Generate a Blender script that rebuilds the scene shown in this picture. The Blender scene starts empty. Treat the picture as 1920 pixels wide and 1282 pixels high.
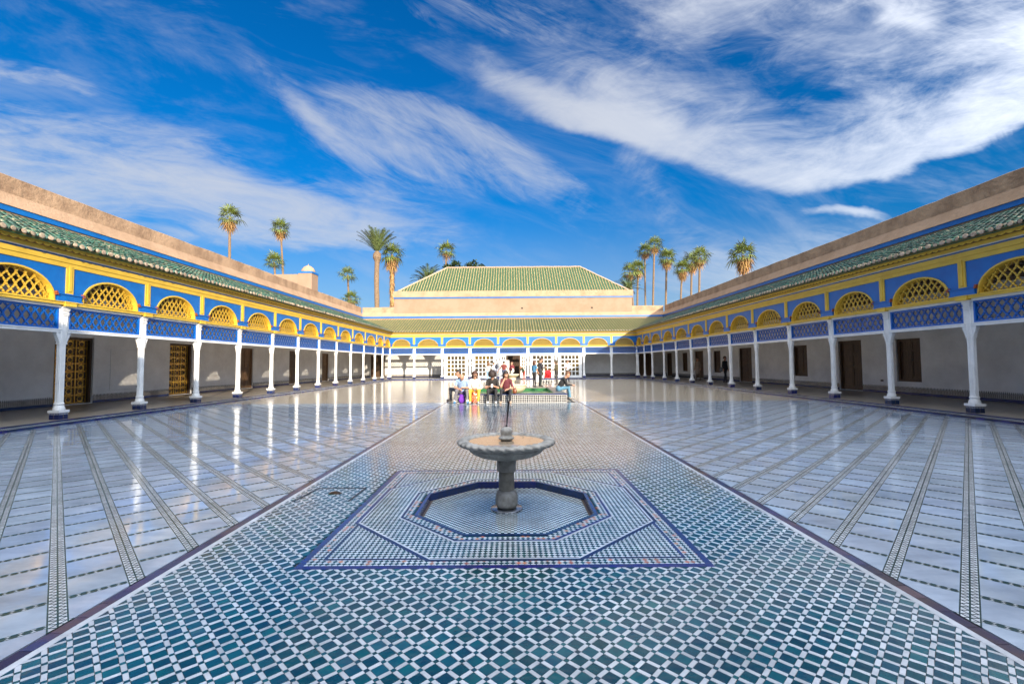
import bpy, math, random
import numpy as np
from mathutils import Vector, Matrix, Euler

random.seed(7)
rng = np.random.default_rng(7)
S = bpy.context.scene
COL = S.collection
PI = math.pi
R = math.radians

# ------------------------------------------------------------------ camera
F_PX = 853.0                                     # focal length in photo pixels (1920 wide)
CAM_H = 1.5
cam_d = bpy.data.cameras.new('camera'); cam = bpy.data.objects.new('camera', cam_d); COL.objects.link(cam)
cam_d.sensor_width = 36.0; cam_d.lens = F_PX / 1920 * 36.0
cam_d.clip_start = 0.05; cam_d.clip_end = 5000
CAM_ROT = Euler((R(90 + 2.75), 0, 0)).to_matrix() @ Matrix.Rotation(R(-0.4), 3, 'Z')
cam.location = (0, 0, CAM_H); cam.rotation_euler = CAM_ROT.to_euler()
S.camera = cam

def ray(px, py):
    return CAM_ROT @ Vector(((px - 960) / F_PX, -(py - 641) / F_PX, -1))
def G(px, py, z=0.0):
    d = ray(px, py); t = (z - CAM_H) / d.z
    return Vector((d.x * t, d.y * t, z))
def AT(px, py, Y):
    d = ray(px, py); t = Y / d.y
    return Vector((d.x * t, Y, CAM_H + d.z * t))

# ------------------------------------------------------------------ sun
SUN_D = Vector((-1.0, 2.08, -0.655)).normalized()
sun_d = bpy.data.lights.new('sun', 'SUN'); sun = bpy.data.objects.new('sun', sun_d); COL.objects.link(sun)
sun_d.energy = 2.0; sun_d.angle = R(0.5); sun_d.color = (1.0, 0.86, 0.67)
sun.rotation_euler = SUN_D.to_track_quat('-Z', 'Y').to_euler()
sun.location = (30, -60, 40)
SUN_EL = math.asin(-SUN_D.z); SUN_AZ = math.atan2(-SUN_D.x, -SUN_D.y)

# ------------------------------------------------------------------ world
W = bpy.data.worlds.new('World'); S.world = W; W.use_nodes = True
wt = W.node_tree; wt.nodes.clear()
def wn(t, **k):
    n = wt.nodes.new(t)
    for a, b in k.items(): setattr(n, a, b)
    return n
def wl(a, b): wt.links.new(a, b)
def wm(op, a, b=None, c=None, clamp=False):
    n = wn('ShaderNodeMath', operation=op, use_clamp=clamp)
    for i, v in enumerate((a, b, c)):
        if v is None: continue
        if isinstance(v, (int, float)): n.inputs[i].default_value = v
        else: wl(v, n.inputs[i])
    return n.outputs[0]
sky = wn('ShaderNodeTexSky', sky_type='NISHITA', sun_disc=False)
sky.sun_elevation = SUN_EL; sky.sun_rotation = SUN_AZ
sky.altitude = 450; sky.air_density = 1.0; sky.dust_density = 0.3; sky.ozone_density = 3.0
tc = wn('ShaderNodeTexCoord'); sep = wn('ShaderNodeSeparateXYZ'); wl(tc.outputs['Generated'], sep.inputs[0])
dx, dy, dz = sep.outputs
ay = wm('MAXIMUM', wm('ABSOLUTE', dy), 0.22)
U = wm('DIVIDE', dx, ay); V = wm('DIVIDE', dz, ay)
def fu(px): return (px - 961) / F_PX
def fv(py): return (682 - py) / F_PX
def noise(scale, sx, sy, rot, detail=6, rough=0.55, dist=0.0, off=0.0, lac=2.0):
    cb = wn('ShaderNodeCombineXYZ'); wl(U, cb.inputs[0]); wl(V, cb.inputs[1]); cb.inputs[2].default_value = off
    mp = wn('ShaderNodeMapping', vector_type='TEXTURE'); wl(cb.outputs[0], mp.inputs[0])
    mp.inputs['Rotation'].default_value = (0, 0, rot); mp.inputs['Scale'].default_value = (sx, sy, 1)
    nz = wn('ShaderNodeTexNoise', noise_dimensions='3D'); wl(mp.outputs[0], nz.inputs['Vector'])
    nz.inputs['Scale'].default_value = scale; nz.inputs['Detail'].default_value = detail
    nz.inputs['Roughness'].default_value = rough; nz.inputs['Distortion'].default_value = dist
    return nz.outputs[0]
def smooth(x, a, b):
    mr = wn('ShaderNodeMapRange', interpolation_type='SMOOTHSTEP'); wl(x, mr.inputs[0])
    mr.inputs[1].default_value = a; mr.inputs[2].default_value = b
    return mr.outputs[0]
def curve(pts):
    """v as a function of u through pixel points; Float Curve on a normalised domain"""
    x = wm('MULTIPLY_ADD', U, 1 / 2.8, 0.5)
    n = wn('ShaderNodeFloatCurve'); c = n.mapping.curves[0]
    P = [((fu(a)) / 2.8 + 0.5, fv(b)) for a, b in pts]
    while len(c.points) < len(P): c.points.new(0.5, 0.5)
    for q, (a, b) in zip(c.points, P): q.location = (min(max(a, 0), 1), min(max(b, 0), 1)); q.handle_type = 'AUTO'
    n.mapping.use_clip = True; n.mapping.extend = 'HORIZONTAL'; n.mapping.update()
    wl(x, n.inputs['Value']); return n.outputs[0]
w1 = wm('SUBTRACT', noise(1.3, 1, 1, 0, 4, 0.55, 0, 3.1), 0.5)
w2 = wm('SUBTRACT', noise(5.0, 1.6, 0.8, R(-20), 4, 0.65, 0.8, 7.7), 0.5)
Vw = wm('ADD', V, wm('MULTIPLY_ADD', w1, 0.10, wm('MULTIPLY', w2, 0.06)))
def stroke(pts, up, down, x0, x1, fade, amp):
    """a cloud sheet along a centre line: fades over `up`/`down` pixels above and below it, between pixel columns x0..x1"""
    d = wm('SUBTRACT', Vw, curve(pts))
    a = wm('SUBTRACT', 1.0, smooth(d, 0.0, up / F_PX)); b = smooth(d, -down / F_PX, 0.0)
    f = fade / F_PX
    m = wm('MULTIPLY', wm('MULTIPLY', a, b), wm('MULTIPLY', smooth(U, fu(x0), fu(x0) + f), wm('SUBTRACT', 1.0, smooth(U, fu(x1) - f, fu(x1)))))
    return wm('MULTIPLY', m, amp)
def fol(*l):
    t = l[0]
    for c in l[1:]: t = wm('ADD', t, c)
    return t
# masks for three families of cirrus, each torn by its own fibrous noise
right = fol(stroke([(860, 60), (930, 190), (1060, 212), (1250, 270), (1400, 324), (1520, 352), (1650, 328), (1800, 282), (1930, 236), (2150, 150)], 260, 34, 850, 2600, 330, 1.0),
            stroke([(860, 80), (930, 118), (1000, 165), (1080, 198), (1200, 225)], 60, 60, 840, 1320, 90, 0.62),
            stroke([(1000, -60), (1200, -10), (1500, 30), (1940, 50)], 320, 150, 900, 2700, 420, 0.52),
            stroke([(1180, 290), (1240, 380), (1300, 480)], 150, 130, 1080, 1460, 190, 0.50),
            stroke([(1690, 10), (1780, 25)], 70, 40, 1650, 1820, 60, 0.45))
mid = fol(stroke([(380, 40), (540, 150), (600, 215), (680, 300), (740, 350)], 50, 70, 380, 780, 190, 0.55),
          stroke([(560, 120), (700, 165), (850, 212), (950, 262), (1050, 330), (1170, 415)], 60, 150, 500, 1230, 260, 0.85),
          stroke([(480, 170), (600, 240), (720, 300), (900, 340)], 120, 80, 440, 1000, 200, 0.42),
          stroke([(700, -30), (900, 20), (1100, 60)], 120, 70, 650, 1200, 200, 0.38))
left = fol(stroke([(-300, 200), (0, 235), (250, 262), (470, 305)], 80, 100, -900, 520, 190, 0.72),
           stroke([(-300, 300), (0, 325), (300, 360), (600, 385), (800, 415), (930, 440)], 90, 120, -900, 980, 340, 0.88),
           stroke([(250, 455), (500, 450), (760, 462)], 60, 45, 200, 820, 180, 0.60),
           stroke([(-100, 130), (60, 140), (200, 174)], 40, 24, -700, 205, 90, 0.60))
low = fol(stroke([(1100, 560), (1400, 540), (1930, 420)], 130, 120, 1080, 2600, 240, 0.50), stroke([(1490, 405), (1700, 402)], 12, 14, 1480, 1710, 90, 0.75))
def fibres(rot, sx, sy, s0, o):
    """streaky noise at two scales, warped, for torn cirrus"""
    c = noise(s0, sx, sy, rot, 6, 0.66, 1.6, o); f = noise(s0 * 3.2, sx, sy * 0.8, rot + R(5), 5, 0.68, 1.2, o + 4.0)
    return wm('MULTIPLY_ADD', c, 0.62, wm('MULTIPLY', f, 0.38))
fr = fibres(R(-33), 1.7, 0.55, 3.0, 1.3); fl_ = fibres(R(-14), 2.0, 0.50, 2.8, 5.2); fb = fibres(R(6), 1.5, 0.70, 2.4, 9.4)
def torn(mask, tex, k, a, b):
    return wm('MULTIPLY', smooth(wm('MULTIPLY_ADD', wm('SUBTRACT', tex, 0.5), k, mask), a, b), smooth(mask, 0.0, 0.35))
tot = fol(wm('MULTIPLY', torn(right, fb, 2.6, 0.05, 1.65), 1.0), wm('MULTIPLY', torn(mid, fr, 3.0, 0.06, 1.6), 0.92), wm('MULTIPLY', torn(left, fl_, 3.0, 0.05, 1.55), 1.15), wm('MULTIPLY', torn(low, fl_, 2.4, 0.1, 1.4), 0.8))
base = fibres(R(-22), 1.8, 0.7, 1.6, 12.0)
tot = wm('ADD', tot, wm('MULTIPLY', smooth(base, 0.45, 0.74), 0.22))
# bright cirrus veil added overhead, out of view, to fill the shade
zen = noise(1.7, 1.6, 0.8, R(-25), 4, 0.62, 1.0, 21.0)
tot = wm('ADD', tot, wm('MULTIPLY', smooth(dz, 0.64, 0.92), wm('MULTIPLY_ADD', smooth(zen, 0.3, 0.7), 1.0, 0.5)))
# pale haze near the horizon
tot = wm('ADD', tot, wm('MULTIPLY', wm('SUBTRACT', 1.0, smooth(V, -0.05, 0.36)), 0.55))
cover = wm('SUBTRACT', 1.0, wm('POWER', 2.71828, wm('MULTIPLY', tot, -1.15)))
cover = wm('MULTIPLY', cover, smooth(dz, -0.02, 0.04))
hsv = wn('ShaderNodeHueSaturation'); hsv.inputs['Saturation'].default_value = 1.30; wl(sky.outputs[0], hsv.inputs['Color'])
tint = wn('ShaderNodeMix', data_type='RGBA', blend_type='MULTIPLY'); tint.inputs[0].default_value = 1.0
wl(hsv.outputs[0], tint.inputs[6])
tcol = wn('ShaderNodeMix', data_type='RGBA'); wl(smooth(dz, 0.0, 0.42), tcol.inputs[0]); tcol.inputs[6].default_value = (0.055, 0.175, 0.25, 1); tcol.inputs[7].default_value = (0.018, 0.30, 0.39, 1); wl(tcol.outputs[2], tint.inputs[7])
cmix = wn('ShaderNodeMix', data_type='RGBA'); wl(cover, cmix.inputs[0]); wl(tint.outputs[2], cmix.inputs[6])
# thin cloud scatters forward: brighter toward the sun, boosted out of view to fill the shade
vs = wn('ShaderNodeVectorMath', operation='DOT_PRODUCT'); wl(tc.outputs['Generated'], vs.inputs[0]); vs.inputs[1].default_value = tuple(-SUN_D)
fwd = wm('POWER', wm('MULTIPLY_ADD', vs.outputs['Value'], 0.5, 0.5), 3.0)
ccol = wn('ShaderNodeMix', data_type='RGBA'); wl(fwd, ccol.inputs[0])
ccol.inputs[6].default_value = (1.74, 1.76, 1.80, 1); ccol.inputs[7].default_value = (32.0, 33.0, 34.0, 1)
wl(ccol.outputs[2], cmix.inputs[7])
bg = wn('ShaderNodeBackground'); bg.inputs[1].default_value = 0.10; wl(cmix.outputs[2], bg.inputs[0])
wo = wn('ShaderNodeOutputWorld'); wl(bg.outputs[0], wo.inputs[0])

# ------------------------------------------------------------------ exposure
S.view_settings.view_transform = 'Standard'; S.view_settings.look = 'None'
S.view_settings.exposure = 2.05; S.view_settings.gamma = 1.0; S.view_settings.use_curve_mapping = False
S.cycles.max_bounces = 6; S.cycles.diffuse_bounces = 4; S.cycles.glossy_bounces = 4; S.cycles.transmission_bounces = 4
S.cycles.caustics_reflective = False; S.cycles.caustics_refractive = False

# ------------------------------------------------------------------ materials
MATS = {}
def M(name, col, rough=0.6, col2=None, nscale=3.0, lo=0.4, hi=0.65, var=0.0, rnd=0.0, bump=0.0, bscale=30.0, spec=0.5, metal=0.0,
      rrough=0.0, streak=None, trans=0.0, dirt=0.0, dscale=0.7):
    """procedural Principled material; colours vary with world-position noise and per piece"""
    if name in MATS: return MATS[name]
    m = bpy.data.materials.new(name); m.use_nodes = True; t = m.node_tree
    b = t.nodes['Principled BSDF']; L = t.links.new
    b.inputs['Roughness'].default_value = rough; b.inputs['Specular IOR Level'].default_value = spec; b.inputs['Metallic'].default_value = metal
    if trans: b.inputs['Transmission Weight'].default_value = trans
    g = t.nodes.new('ShaderNodeNewGeometry'); oi = t.nodes.new('ShaderNodeObjectInfo')
    mp = t.nodes.new('ShaderNodeMapping'); L(g.outputs['Position'], mp.inputs[0])
    if streak: mp.inputs['Scale'].default_value = streak
    nz = t.nodes.new('ShaderNodeTexNoise'); L(mp.outputs[0], nz.inputs['Vector']); nz.inputs['Scale'].default_value = nscale
    nz.inputs['Detail'].default_value = 5; nz.inputs['Roughness'].default_value = 0.62
    mr = t.nodes.new('ShaderNodeMapRange'); L(nz.outputs[0], mr.inputs[0]); mr.inputs[1].default_value = lo; mr.inputs[2].default_value = hi
    mx = t.nodes.new('ShaderNodeMix'); mx.data_type = 'RGBA'; L(mr.outputs[0], mx.inputs[0])
    c2 = col2 if col2 else tuple(min(1, c * (1 - var)) for c in col)
    mx.inputs[6].default_value = (*col, 1); mx.inputs[7].default_value = (*c2, 1)
    out = mx.outputs[2]
    ad = t.nodes.new('ShaderNodeMath'); ad.operation = 'ADD'; L(g.outputs['Random Per Island'], ad.inputs[0]); L(oi.outputs['Random'], ad.inputs[1])
    fr = t.nodes.new('ShaderNodeMath'); fr.operation = 'FRACT'; L(ad.outputs[0], fr.inputs[0])
    if rnd:
        r2 = t.nodes.new('ShaderNodeMapRange'); L(fr.outputs[0], r2.inputs[0]); r2.inputs[3].default_value = 1 - rnd; r2.inputs[4].default_value = 1 + rnd
        hs = t.nodes.new('ShaderNodeHueSaturation'); L(out, hs.inputs['Color']); L(r2.outputs[0], hs.inputs['Value'])
        r3 = t.nodes.new('ShaderNodeMapRange'); w3 = t.nodes.new('ShaderNodeMath'); w3.operation = 'MULTIPLY'; w3.inputs[1].default_value = 7.31
        L(fr.outputs[0], w3.inputs[0]); f3 = t.nodes.new('ShaderNodeMath'); f3.operation = 'FRACT'; L(w3.outputs[0], f3.inputs[0])
        L(f3.outputs[0], r3.inputs[0]); r3.inputs[3].default_value = 0.5 - rnd * 0.05; r3.inputs[4].default_value = 0.5 + rnd * 0.05
        L(r3.outputs[0], hs.inputs['Hue']); out = hs.outputs[0]
    if dirt:
        nd = t.nodes.new('ShaderNodeTexNoise'); L(g.outputs['Position'], nd.inputs['Vector']); nd.inputs['Scale'].default_value = dscale; nd.inputs['Detail'].default_value = 5; nd.inputs['Roughness'].default_value = 0.7
        rd = t.nodes.new('ShaderNodeMapRange'); L(nd.outputs[0], rd.inputs[0]); rd.inputs[1].default_value = 0.38; rd.inputs[2].default_value = 0.66; rd.inputs[3].default_value = 1.0; rd.inputs[4].default_value = 1 - dirt
        md = t.nodes.new('ShaderNodeMix'); md.data_type = 'RGBA'; md.blend_type = 'MULTIPLY'; md.inputs[0].default_value = 1.0; cbd = t.nodes.new('ShaderNodeCombineColor')
        for q in range(3): L(rd.outputs[0], cbd.inputs[q])
        L(out, md.inputs[6]); L(cbd.outputs[0], md.inputs[7]); out = md.outputs[2]
    L(out, b.inputs['Base Color'])
    if rrough:
        r4 = t.nodes.new('ShaderNodeMapRange'); L(nz.outputs[0], r4.inputs[0]); r4.inputs[1].default_value = 0.3; r4.inputs[2].default_value = 0.7
        r4.inputs[3].default_value = max(0.02, rough - rrough); r4.inputs[4].default_value = rough + rrough; L(r4.outputs[0], b.inputs['Roughness'])
    if bump:
        n2 = t.nodes.new('ShaderNodeTexNoise'); L(mp.outputs[0], n2.inputs['Vector']); n2.inputs['Scale'].default_value = bscale; n2.inputs['Detail'].default_value = 3
        bp = t.nodes.new('ShaderNodeBump'); L(n2.outputs[0], bp.inputs['Height']); bp.inputs['Strength'].default_value = 1.0; bp.inputs['Distance'].default_value = bump
        L(bp.outputs[0], b.inputs['Normal'])
    MATS[name] = m
    return m

blue = M('blue_paint', (0.001, 0.138, 0.46), 0.45, (0.001, 0.108, 0.39), 2.5, var=0.2, bump=0.002, bscale=40)
blue2 = M('blue_lattice_paint', (0.001, 0.125, 0.50), 0.4, (0.001, 0.10, 0.42), 3, bump=0.001)
yellow = M('yellow_paint', (0.72, 0.475, 0.055), 0.5, (0.62, 0.40, 0.045), 2.2, bump=0.002, bscale=40)
white = M('white_paint', (0.80, 0.80, 0.79), 0.5, (0.70, 0.695, 0.67), 2.5, 0.45, 0.75, dirt=0.12, dscale=2.0, bump=0.002, bscale=30)
plaster = M('white_plaster', (0.88, 0.87, 0.85), 0.85, (0.76, 0.745, 0.72), 0.9, 0.4, 0.75, dirt=0.14, dscale=0.8, bump=0.004, bscale=12)
ochre = M('ochre_plaster', (0.42, 0.27, 0.17), 0.9, (0.33, 0.205, 0.12), 1.1, 0.42, 0.68, bump=0.02, bscale=9)
ochre_s = M('ochre_smooth_plaster', (0.325, 0.215, 0.145), 0.9, (0.28, 0.175, 0.11), 0.8, 0.4, 0.7, bump=0.01, bscale=8)
stain = M('stained_ochre_plaster', (0.43, 0.275, 0.17), 0.92, (0.27, 0.165, 0.10), 1.1, 0.42, 0.64, bump=0.03, bscale=7)
tile_g = M('green_glazed_roof_tile', (0.026, 0.085, 0.055), 0.34, (0.32, 0.25, 0.15), 7, 0.53, 0.66, rnd=0.65, bump=0.004, bscale=60)
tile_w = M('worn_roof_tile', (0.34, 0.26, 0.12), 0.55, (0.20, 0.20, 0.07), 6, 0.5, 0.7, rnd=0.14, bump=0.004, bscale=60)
roof_pan = M('green_roof_pan', (0.016, 0.070, 0.022), 0.4, (0.035, 0.075, 0.022), 8, rnd=0.1, bump=0.006, bscale=25)
mortar = M('cream_mortar', (0.46, 0.36, 0.26), 0.9, (0.26, 0.18, 0.12), 14, rnd=0.18, bump=0.006, bscale=60)
soffit = M('brown_soffit_board', (0.20, 0.12, 0.03), 0.7, var=0.3)
ceiling_w = M('dark_ceiling_wood', (0.27, 0.19, 0.13), 0.7, var=0.4, streak=(1, 8, 1))
wood = M('dark_door_wood', (0.11, 0.058, 0.026), 0.55, (0.05, 0.027, 0.014), 5, rnd=0.15, streak=(3, 3, 0.5), bump=0.004, bscale=30)
wood2 = M('weathered_door_wood', (0.24, 0.14, 0.07), 0.65, (0.12, 0.065, 0.03), 5, rnd=0.15, streak=(3, 3, 0.5), bump=0.004, bscale=30)
gold = M('gilded_fretwork', (0.62, 0.36, 0.045), 0.32, (0.35, 0.19, 0.03), 12, rnd=0.2, metal=0.45)
dark = M('dark_interior', (0.035, 0.028, 0.02), 0.8, var=0.3)
navy = M('navy_glazed_tile', (0.010, 0.022, 0.12), 0.14, (0.018, 0.028, 0.075), 14, rnd=0.4, bump=0.002, bscale=25)
black_t = M('black_glazed_tile', (0.012, 0.013, 0.018), 0.2, var=0.3, rnd=0.3)
white_t = M('white_glazed_tile', (0.54, 0.57, 0.62), 0.13, (0.43, 0.46, 0.50), 9, spec=0.75, rnd=0.12, dirt=0.3, dscale=1.3, bump=0.0012, bscale=22)
teal_t = M('teal_glazed_tile', (0.005, 0.070, 0.088), 0.10, (0.008, 0.047, 0.072), 10, spec=0.75, rnd=0.36, dirt=0.3, dscale=0.9, bump=0.0016, bscale=20)
green_t = M('dark_green_zellige', (0.012, 0.055, 0.055), 0.18, var=0.3, rnd=0.3, bump=0.001)
terra_t = M('terracotta_zellige', (0.30, 0.10, 0.045), 0.3, var=0.3, rnd=0.3)
grout = M('dark_grout', (0.085, 0.07, 0.06), 0.8, (0.15, 0.11, 0.085), 20, var=0.3)
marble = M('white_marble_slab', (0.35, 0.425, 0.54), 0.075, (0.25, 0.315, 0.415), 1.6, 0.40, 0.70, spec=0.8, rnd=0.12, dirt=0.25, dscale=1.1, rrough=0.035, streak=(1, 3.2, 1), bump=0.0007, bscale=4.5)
stone = M('grey_fountain_stone', (0.44, 0.42, 0.385), 0.6, (0.20, 0.19, 0.165), 9, 0.4, 0.7, dirt=0.35, dscale=4.0, bump=0.006, bscale=45)
marble_f = M('cream_fountain_marble', (0.66, 0.58, 0.44), 0.5, (0.52, 0.43, 0.30), 6, bump=0.004)
pool_g = M('green_pool_tile', (0.05, 0.20, 0.065), 0.22, (0.03, 0.12, 0.05), 9, rnd=0.2, bump=0.004, bscale=18)
rim_g = M('grey_rim_tile', (0.17, 0.15, 0.13), 0.35, (0.10, 0.09, 0.085), 7, bump=0.002)
metal = M('dull_metal', (0.34, 0.36, 0.40), 0.25, var=0.2, metal=0.9)
blackm = M('black_metal', (0.015, 0.015, 0.016), 0.4, var=0.2)
earth = M('city_earth', (0.30, 0.21, 0.14), 0.95, (0.20, 0.14, 0.09), 0.05, bump=0.02)
glass = M('window_glass', (0.055, 0.048, 0.038), 0.04, (0.14, 0.09, 0.02), 0.35, 0.45, 0.6, spec=0.8)
water = M('still_water', (0.34, 0.26, 0.18), 0.01, var=0.1, spec=0.9, bump=0.0006, bscale=7)  # sandy base colour stands in for the peach reflection of the sunlit hall
leaf = M('palm_leaf', (0.155, 0.185, 0.03), 0.5, (0.075, 0.11, 0.02), 3, rnd=0.4)
leaf_d = M('date_palm_leaf', (0.13, 0.17, 0.06), 0.5, (0.07, 0.10, 0.03), 3, rnd=0.35)
leaf_dry = M('dry_palm_leaf', (0.42, 0.25, 0.09), 0.8, (0.28, 0.15, 0.05), 3, rnd=0.35)
bark = M('palm_bark', (0.26, 0.17, 0.10), 0.9, (0.13, 0.085, 0.05), 5, streak=(1, 1, 4), bump=0.05, bscale=6)
tree_leaf = M('broadleaf', (0.035, 0.065, 0.018), 0.6, (0.015, 0.032, 0.01), 2, rnd=0.4)

def far_floor():
    """small worn tiles of the far court: joints and per-tile tone"""
    m = bpy.data.materials.new('worn_small_floor_tile'); m.use_nodes = True; t = m.node_tree; L = t.links.new; b = t.nodes['Principled BSDF']
    g = t.nodes.new('ShaderNodeNewGeometry'); mp = t.nodes.new('ShaderNodeMapping'); L(g.outputs['Position'], mp.inputs[0])
    mp.inputs['Rotation'].default_value = (0, 0, R(45))
    br = t.nodes.new('ShaderNodeTexBrick'); L(mp.outputs[0], br.inputs['Vector']); br.offset = 0
    for k, v in (('Scale', 1), ('Mortar Size', 0.006), ('Brick Width', 0.12), ('Row Height', 0.12), ('Bias', 0)): br.inputs[k].default_value = v
    br.inputs['Color1'].default_value = (0.50, 0.43, 0.33, 1); br.inputs['Color2'].default_value = (0.42, 0.36, 0.28, 1); br.inputs['Mortar'].default_value = (0.20, 0.17, 0.14, 1)
    nz = t.nodes.new('ShaderNodeTexNoise'); L(g.outputs['Position'], nz.inputs['Vector']); nz.inputs['Scale'].default_value = 0.6; nz.inputs['Detail'].default_value = 6
    mx = t.nodes.new('ShaderNodeMix'); mx.data_type = 'RGBA'; mx.blend_type = 'MULTIPLY'; mx.inputs[0].default_value = 0.5
    cr = t.nodes.new('ShaderNodeValToRGB'); L(nz.outputs[0], cr.inputs[0]); cr.color_ramp.elements[0].color = (0.6, 0.6, 0.6, 1); cr.color_ramp.elements[0].position = 0.35; cr.color_ramp.elements[1].position = 0.65
    L(br.outputs[0], mx.inputs[6]); L(cr.outputs[0], mx.inputs[7]); L(mx.outputs[2], b.inputs['Base Color'])
    b.inputs['Roughness'].default_value = 0.16
    n2 = t.nodes.new('ShaderNodeTexNoise'); L(g.outputs['Position'], n2.inputs['Vector']); n2.inputs['Scale'].default_value = 5; n2.inputs['Detail'].default_value = 4
    bp = t.nodes.new('ShaderNodeBump'); L(n2.outputs[0], bp.inputs['Height']); bp.inputs['Distance'].default_value = 0.0015; L(bp.outputs[0], b.inputs['Normal'])
    return m
farfloor = far_floor()
def gallery_floor_mat():
    m = bpy.data.materials.new('gallery_brick_tile'); m.use_nodes = True; t = m.node_tree; L = t.links.new; b = t.nodes['Principled BSDF']
    tcn = t.nodes.new('ShaderNodeTexCoord')
    br = t.nodes.new('ShaderNodeTexBrick'); L(tcn.outputs['Object'], br.inputs['Vector']); br.offset = 0.5
    for k, v in (('Scale', 1), ('Mortar Size', 0.008), ('Brick Width', 0.10), ('Row Height', 0.22), ('Bias', 0)): br.inputs[k].default_value = v
    br.inputs['Color1'].default_value = (0.27, 0.23, 0.185, 1); br.inputs['Color2'].default_value = (0.20, 0.175, 0.14, 1); br.inputs['Mortar'].default_value = (0.33, 0.29, 0.24, 1)
    L(br.outputs[0], b.inputs['Base Color']); b.inputs['Roughness'].default_value = 0.33
    bp = t.nodes.new('ShaderNodeBump'); L(br.outputs['Fac'], bp.inputs['Height']); bp.inputs['Distance'].default_value = -0.003; L(bp.outputs[0], b.inputs['Normal'])
    return m
galfloor = gallery_floor_mat()

# ------------------------------------------------------------------ mesh helpers
class MB:
    """collects polygons; build() links them as ONE mesh object"""
    def __init__(s): s.v = []; s.f = []; s.m = []
    def poly(s, pts, m=0):
        i = len(s.v); s.v += [tuple(p) for p in pts]; s.f.append(tuple(range(i, i + len(pts)))); s.m.append(m)
    def box(s, x0, x1, y0, y1, z0, z1, m=0):
        i = len(s.v)
        s.v += [(x, y, z) for z in (z0, z1) for y in (y0, y1) for x in (x0, x1)]
        for f in ((0, 2, 3, 1), (4, 5, 7, 6), (0, 1, 5, 4), (2, 6, 7, 3), (0, 4, 6, 2), (1, 3, 7, 5)):
            s.f.append(tuple(i + k for k in f)); s.m.append(m)
    def slab(s, pts, z0, z1, m=0):
        """a convex or simple polygon in plan, extruded from z0 up to z1 (z1 may be a list per corner)"""
        n = len(pts); i = len(s.v); zt = z1 if hasattr(z1, '__len__') else [z1] * n
        s.v += [(p[0], p[1], z0) for p in pts] + [(p[0], p[1], q) for p, q in zip(pts, zt)]
        s.f.append(tuple(i + n + k for k in range(n))); s.m.append(m)
        for k in range(n):
            a, b = k, (k + 1) % n
            s.f.append((i + a, i + b, i + n + b, i + n + a)); s.m.append(m)
    def tube(s, path, rad, n=8, m=0, cap=True):
        path = [Vector(p) for p in path]; r = rad if hasattr(rad, '__len__') else [rad] * len(path)
        i0 = len(s.v)
        for k, p in enumerate(path):
            d = (path[min(k + 1, len(path) - 1)] - path[max(k - 1, 0)]).normalized()
            a = d.cross(Vector((0, 0, 1)) if abs(d.z) < 0.9 else Vector((1, 0, 0))).normalized(); b = d.cross(a)
            for j in range(n):
                t = 2 * PI * j / n; s.v.append(tuple(p + a * (r[k] * math.cos(t)) + b * (r[k] * math.sin(t))))
        for k in range(len(path) - 1):
            for j in range(n):
                a = i0 + k * n + j; b = i0 + k * n + (j + 1) % n
                s.f.append((a, b, b + n, a + n)); s.m.append(m)
        if cap:
            s.f.append(tuple(i0 + j for j in range(n))); s.m.append(m)
            e = i0 + (len(path) - 1) * n; s.f.append(tuple(e + n - 1 - j for j in range(n))); s.m.append(m)
    def lathe(s, prof, n=24, m=0, c=(0, 0, 0), mod=None, rot=0.0):
        i0 = len(s.v)
        for k, (r, z) in enumerate(prof):
            for j in range(n):
                t = 2 * PI * j / n + rot; rr = r * (mod(t, k) if mod else 1)
                s.v.append((c[0] + rr * math.cos(t), c[1] + rr * math.sin(t), c[2] + z))
        for k in range(len(prof) - 1):
            for j in range(n):
                a = i0 + k * n + j; b = i0 + k * n + (j + 1) % n
                s.f.append((a, b, b + n, a + n)); s.m.append(m)
        s.f.append(tuple(i0 + n - 1 - j for j in range(n))); s.m.append(m)
        e = i0 + (len(prof) - 1) * n; s.f.append(tuple(e + j for j in range(n))); s.m.append(m)
    def mesh(s, name, mats, smooth=False):
        me = bpy.data.meshes.new(name); me.from_pydata(s.v, [], s.f)
        for q in (mats if isinstance(mats, (list, tuple)) else [mats]): me.materials.append(q)
        if any(s.m): me.polygons.foreach_set('material_index', s.m)
        if smooth: me.polygons.foreach_set('use_smooth', [True] * len(me.polygons))
        me.update(); return me
    def build(s, name, mats, parent=None, smooth=False, kind=None):
        return link(name, s.mesh(name, mats, smooth), parent, kind)
def link(name, me, parent=None, kind=None):
    o = bpy.data.objects.new(name, me); COL.objects.link(o)
    if parent: o.parent = parent
    if kind: o['kind'] = kind
    return o
def tag(o, label, cat, group=None):
    o['label'] = label; o['category'] = cat
    if group: o['group'] = group
    return o
def empty(name, loc=(0, 0, 0), rz=0.0):
    o = bpy.data.objects.new(name, None); COL.objects.link(o); o.location = loc; o.rotation_euler = (0, 0, rz); o.empty_display_size = 0.3
    return o
def thing(name, label, cat, loc=(0, 0, 0), rz=0.0, group=None):
    return tag(empty(name, loc, rz), label, cat, group)
def clip(poly, planes):
    """keep the part of a plan polygon where a*x+b*y<=c for every (a,b,c)"""
    for a, b, c in planes:
        out = []
        for i in range(len(poly)):
            p, q = poly[i], poly[(i + 1) % len(poly)]
            dp, dq = a * p[0] + b * p[1] - c, a * q[0] + b * q[1] - c
            if dp <= 0: out.append(p)
            if (dp < 0 < dq) or (dq < 0 < dp):
                t = dp / (dp - dq); out.append((p[0] + (q[0] - p[0]) * t, p[1] + (q[1] - p[1]) * t))
        poly = out
        if len(poly) < 3: return []
    return poly
def area(p): return abs(sum(p[i][0] * p[(i + 1) % len(p)][1] - p[(i + 1) % len(p)][0] * p[i][1] for i in range(len(p)))) / 2
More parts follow.
